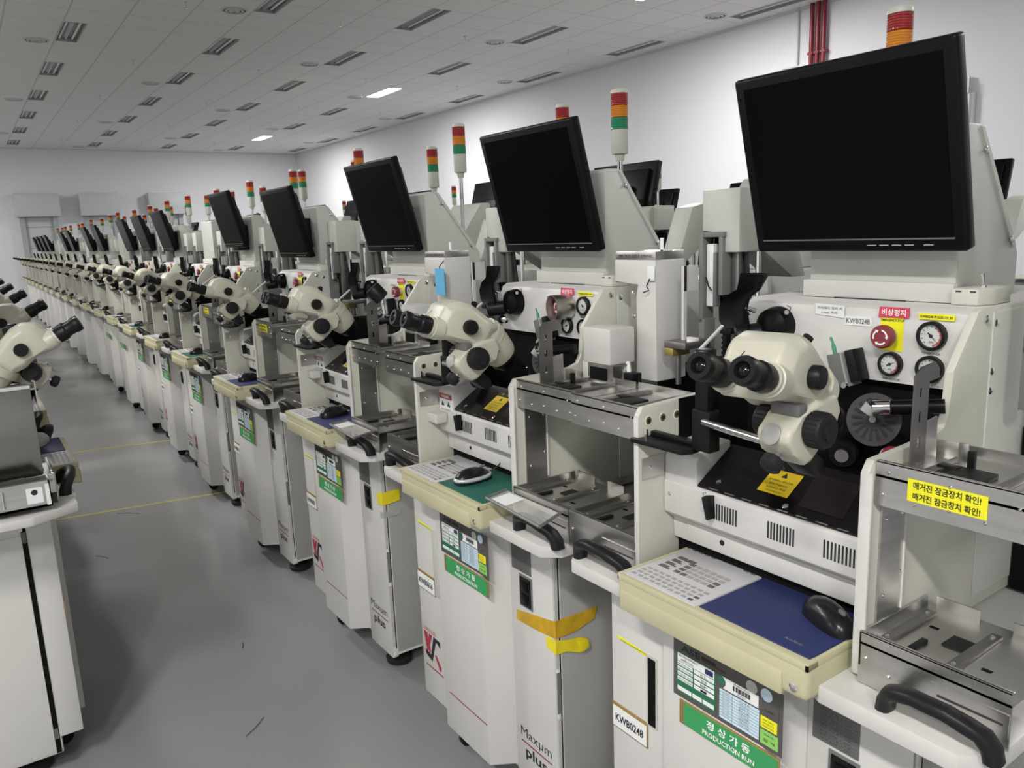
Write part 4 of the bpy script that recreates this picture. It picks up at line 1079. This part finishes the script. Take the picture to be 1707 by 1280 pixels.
# rows behind the right-hand row
for i in range(14):
    yy = 1.57+1.01*i+(.08 if i > 1 else 0)
    machine(2.97 + max(0, (yy-4.0)*.0275), yy, 1, 'white wire bonder seen from behind, %s from camera in the second row' % ORD[i], 'wire bonders in the second row',
            {'lod': 3 if i < 3 else 5, 'right': 'box', 'card': False, 'pad': 'blue', 'skip': ['tray', 'caster', 'disk', 'arm', 'bondhead', 'valve', 'liftgear', 'handleL', 'handleR', 'foot2', 'foot3', 'ledge', 'post2', 'shade'],
             'tower': (0, 0, -.03 if i == 0 else .025+.03*math.sin(i*2.1))})
for i in range(14):
    machine(5.14 + .02*i, [2.06, 3.57][i] if i < 2 else 4.55+1.08*(i-2), 1, 'white wire bonder behind the others, %s from camera in the third row' % ORD[i], 'wire bonders in the third row',
            {'lod': 5, 'right': 'box', 'card': False, 'skip': ['tray', 'caster', 'disk', 'arm', 'bondhead', 'valve', 'liftgear', 'handleL', 'handleR', 'foot2', 'foot3', 'ledge', 'post2', 'shade', 'scope', 'loL', 'loR', 'bracket', 'toggle'] + (['tower'] if i == 0 else []),
             'tower': (0, -.32, .05+.03*math.sin(i*1.7))})

# ---- things hung on or stuck to single machines
def stuck(mb, m, name, label=None, *a, smooth=35):
    o = mb.build(name, smooth=smooth); C.objects.link(o); o.parent = m
    if label: o['label'] = label
    return o
def loose(mb, m, name, label, cat, group=None, smooth=35):
    o = mb.build(name, smooth=smooth); C.objects.link(o); o.location = m.location; o.rotation_euler = m.rotation_euler
    tag(o, label, cat, group); return o
# tapes on the second machine's cabinet corner
m = row1[1]
def folded(mb, pf, ps, m_, t=.0008):
    """strip that runs over the column front (x, z at y=.155) and round the corner onto the side (y, z at x=.5425)"""
    mb.prism(pf, 'y', .155-t, .1548, m_); mb.prism(ps, 'x', .5415, .5415+.0012+t, m_)
mb = MB(); folded(mb, [(.365, .452), (.545, .487), (.545, .437), (.47, .428), (.40, .424), (.366, .422)], [(.154, .487), (.262, .484), (.30, .487), (.288, .452), (.22, .437), (.154, .437)], 'kapton')
stuck(mb, m, 'amber_tape', 'wide translucent amber tape wrapped round the cabinet corner below the power socket', 'tape')
mb = MB(); folded(mb, [(.50, .428), (.545, .432), (.545, .392), (.505, .398)], [(.154, .432), (.20, .42), (.235, .415), (.265, .40), (.27, .375), (.235, .37), (.19, .39), (.154, .392)], 'yellow_tape', .0016)
mb.prism([(.225, .412), (.262, .40), (.265, .378), (.24, .372)], 'x', .5445, .551, 'yellow_tape', .002)
stuck(mb, m, 'yellow_tape', 'crumpled bright yellow tape below the amber tape on the cabinet corner', 'tape')
m = row1[2]
mb = MB(); mb.prism([(.50, .563), (.54, .570), (.54, .520), (.502, .516)], 'y', .153, .1548, 'yellow_tape').prism([(.154, .570), (.225, .572), (.225, .528), (.154, .520)], 'x', .5428, .5440, 'yellow_tape')
stuck(mb, m, 'yellow_tape', 'yellow tape folded round the cabinet corner of the third machine', 'tape')
mb = MB(); mb.prism([(.515, .492), (.54, .494), (.54, .47), (.515, .468)], 'y', .1536, .1548, 'tape_clear').prism([(.154, .494), (.225, .497), (.225, .475), (.154, .470)], 'x', .5428, .5436, 'tape_clear')
stuck(mb, m, 'clear_tape', 'milky clear tape below the yellow tape on the third machine', 'tape')
# blue card and string
mb = MB(); mb.box(.636, .700, .376, .379, 1.285, 1.378, 'blue_tag').tube([(.665, .378, 1.37), (.662, .382, 1.385), (.668, .392, 1.40), (.672, .396, 1.405)], .0018, 'ink', 5)
loose(mb, m, 'blue_card', 'light blue card hanging from the elevator tower of the third machine', 'card')
mb = MB(); mb.box(.645, .670, .394, .3985, 1.365, 1.40, 'paper', .001).tube([(.655, .394, 1.37), (.648, .39, 1.352), (.655, .39, 1.342), (.64, .385, 1.336)], .0018, 'ink', 5)
stuck(mb, row1[1], 'taped_hook', 'bent wire hook taped to the elevator tower of the second machine', 'hook')
# acrylic trays resting on handles
for i in (1, 2):
    mb = MB(); z = .838; A, B, Cc, D = (.465, .008), (.445, .083), (.67, .083), (.71, -.008)
    mb.solid([(*A, z), (*B, z), (*Cc, z), (*D, z), (*A, z+.003), (*B, z+.003), (*Cc, z+.003), (*D, z+.003)], [(3, 2, 1, 0), (4, 5, 6, 7), (0, 1, 5, 4), (1, 2, 6, 5), (2, 3, 7, 6), (3, 0, 4, 7)], 'acrylic')
    for a, b in ((A, D), (A, B), (D, Cc)):
        mb.tube([(a[0], a[1], z+.004), (b[0], b[1], z+.004)], .004, 'plate_grey', 6)
    mb.raw([(.48, .015, z+.0036), (.545, .012, z+.0036), (.535, .075, z+.0036), (.47, .075, z+.0036)], [(0, 1, 2, 3)], 'paper')
    loose(mb, row1[i], 'acrylic_tray', 'shallow clear plastic tray resting on the carrying handle of the %s machine' % ORD[i], 'tray', 'clear trays on the right-hand row')
# steel cup shield round the emergency button, third machine's black ring light
mb = MB(); mb.lathe([(.033, 0), (.034, .004), (.034, .052), (.0335, .052), (.031, .05), (.031, .004), (.0, .003)], (.332, .392, 1.283), (.14, -1, -.02), 'brass', 36)
mb2 = MB(); mb2.lathe([(.034, .0), (.0355, .004), (.0355, .056), (.0335, .056), (.0335, .002), (.033, .001)], (.330, .399, 1.283), (-.18, -1, 0), 'steel', 36)
stuck(mb2, row1[1], 'steel_guard_ring', 'shiny steel guard ring round the emergency button of the second machine', 'guard ring', smooth=50)
mb = MB(); mb.lathe([(.024, 0), (.03, .004), (.03, .05), (.026, .055), (0, .055)], (.49, .235, 1.275), (-.25, -.6, .75), 'black', 24).cyl((.49, .235, 1.275), (.492, .24, 1.22), .012, 'chrome', n=14).cyl((.49, .235, 1.235), (.49, .215, 1.225), .010, 'chrome', n=12)
stuck(mb, row1[2], 'clamped_lamp', 'black ribbed lamp head clamped to the slotted bracket of the third machine', 'lamp', smooth=50)
# pipe rail and small white valve cover of the second machine
mb = MB(); mb.cyl((.05, .36, 1.232), (.11, .33, 1.236), .010, 'chrome', n=18, e=.002).cyl((.035, .365, 1.23), (.05, .36, 1.232), .013, 'bezel', n=18)
stuck(mb, row1[1], 'chrome_tube', 'short chrome tube below the round lamp of the second machine', 'tube', smooth=50)
for i in (1, 2):
    mb = MB(); mb.box(-.03, .035, .115, .154, .935, .965, 'offwhite', .004)
    stuck(mb, row1[i], 'junction_box', 'small white box fixed at the left end of the front cover, %s machine' % ORD[i], 'box', 'small white boxes on front covers')
# spoked wheel seen between the far screens
o = MB()
c0 = Vector((2.03, 6.03, 1.60)); R_ = .085
o.tube([(c0.x, c0.y+R_*math.cos(a), c0.z+R_*math.sin(a)) for a in [2*math.pi*i/28 for i in range(29)]], .008, 'black', 8)
for a in (.4, 2.5, 4.6): o.tube([c0, (c0.x, c0.y+R_*math.cos(a), c0.z+R_*math.sin(a))], .005, 'black', 6)
o.cyl((c0.x, c0.y, 1.38), (c0.x, c0.y, c0.z), .01, 'steel', n=10)
o = o.build('spoked_wheel'); C.objects.link(o)
tag(o, 'black three-spoked wheel on a post between the far screens', 'wheel')

for o in list(T.values()): pass
for coll in (bpy.data.objects,):
    for o in list(coll):
        if not o.users_collection: bpy.data.objects.remove(o)
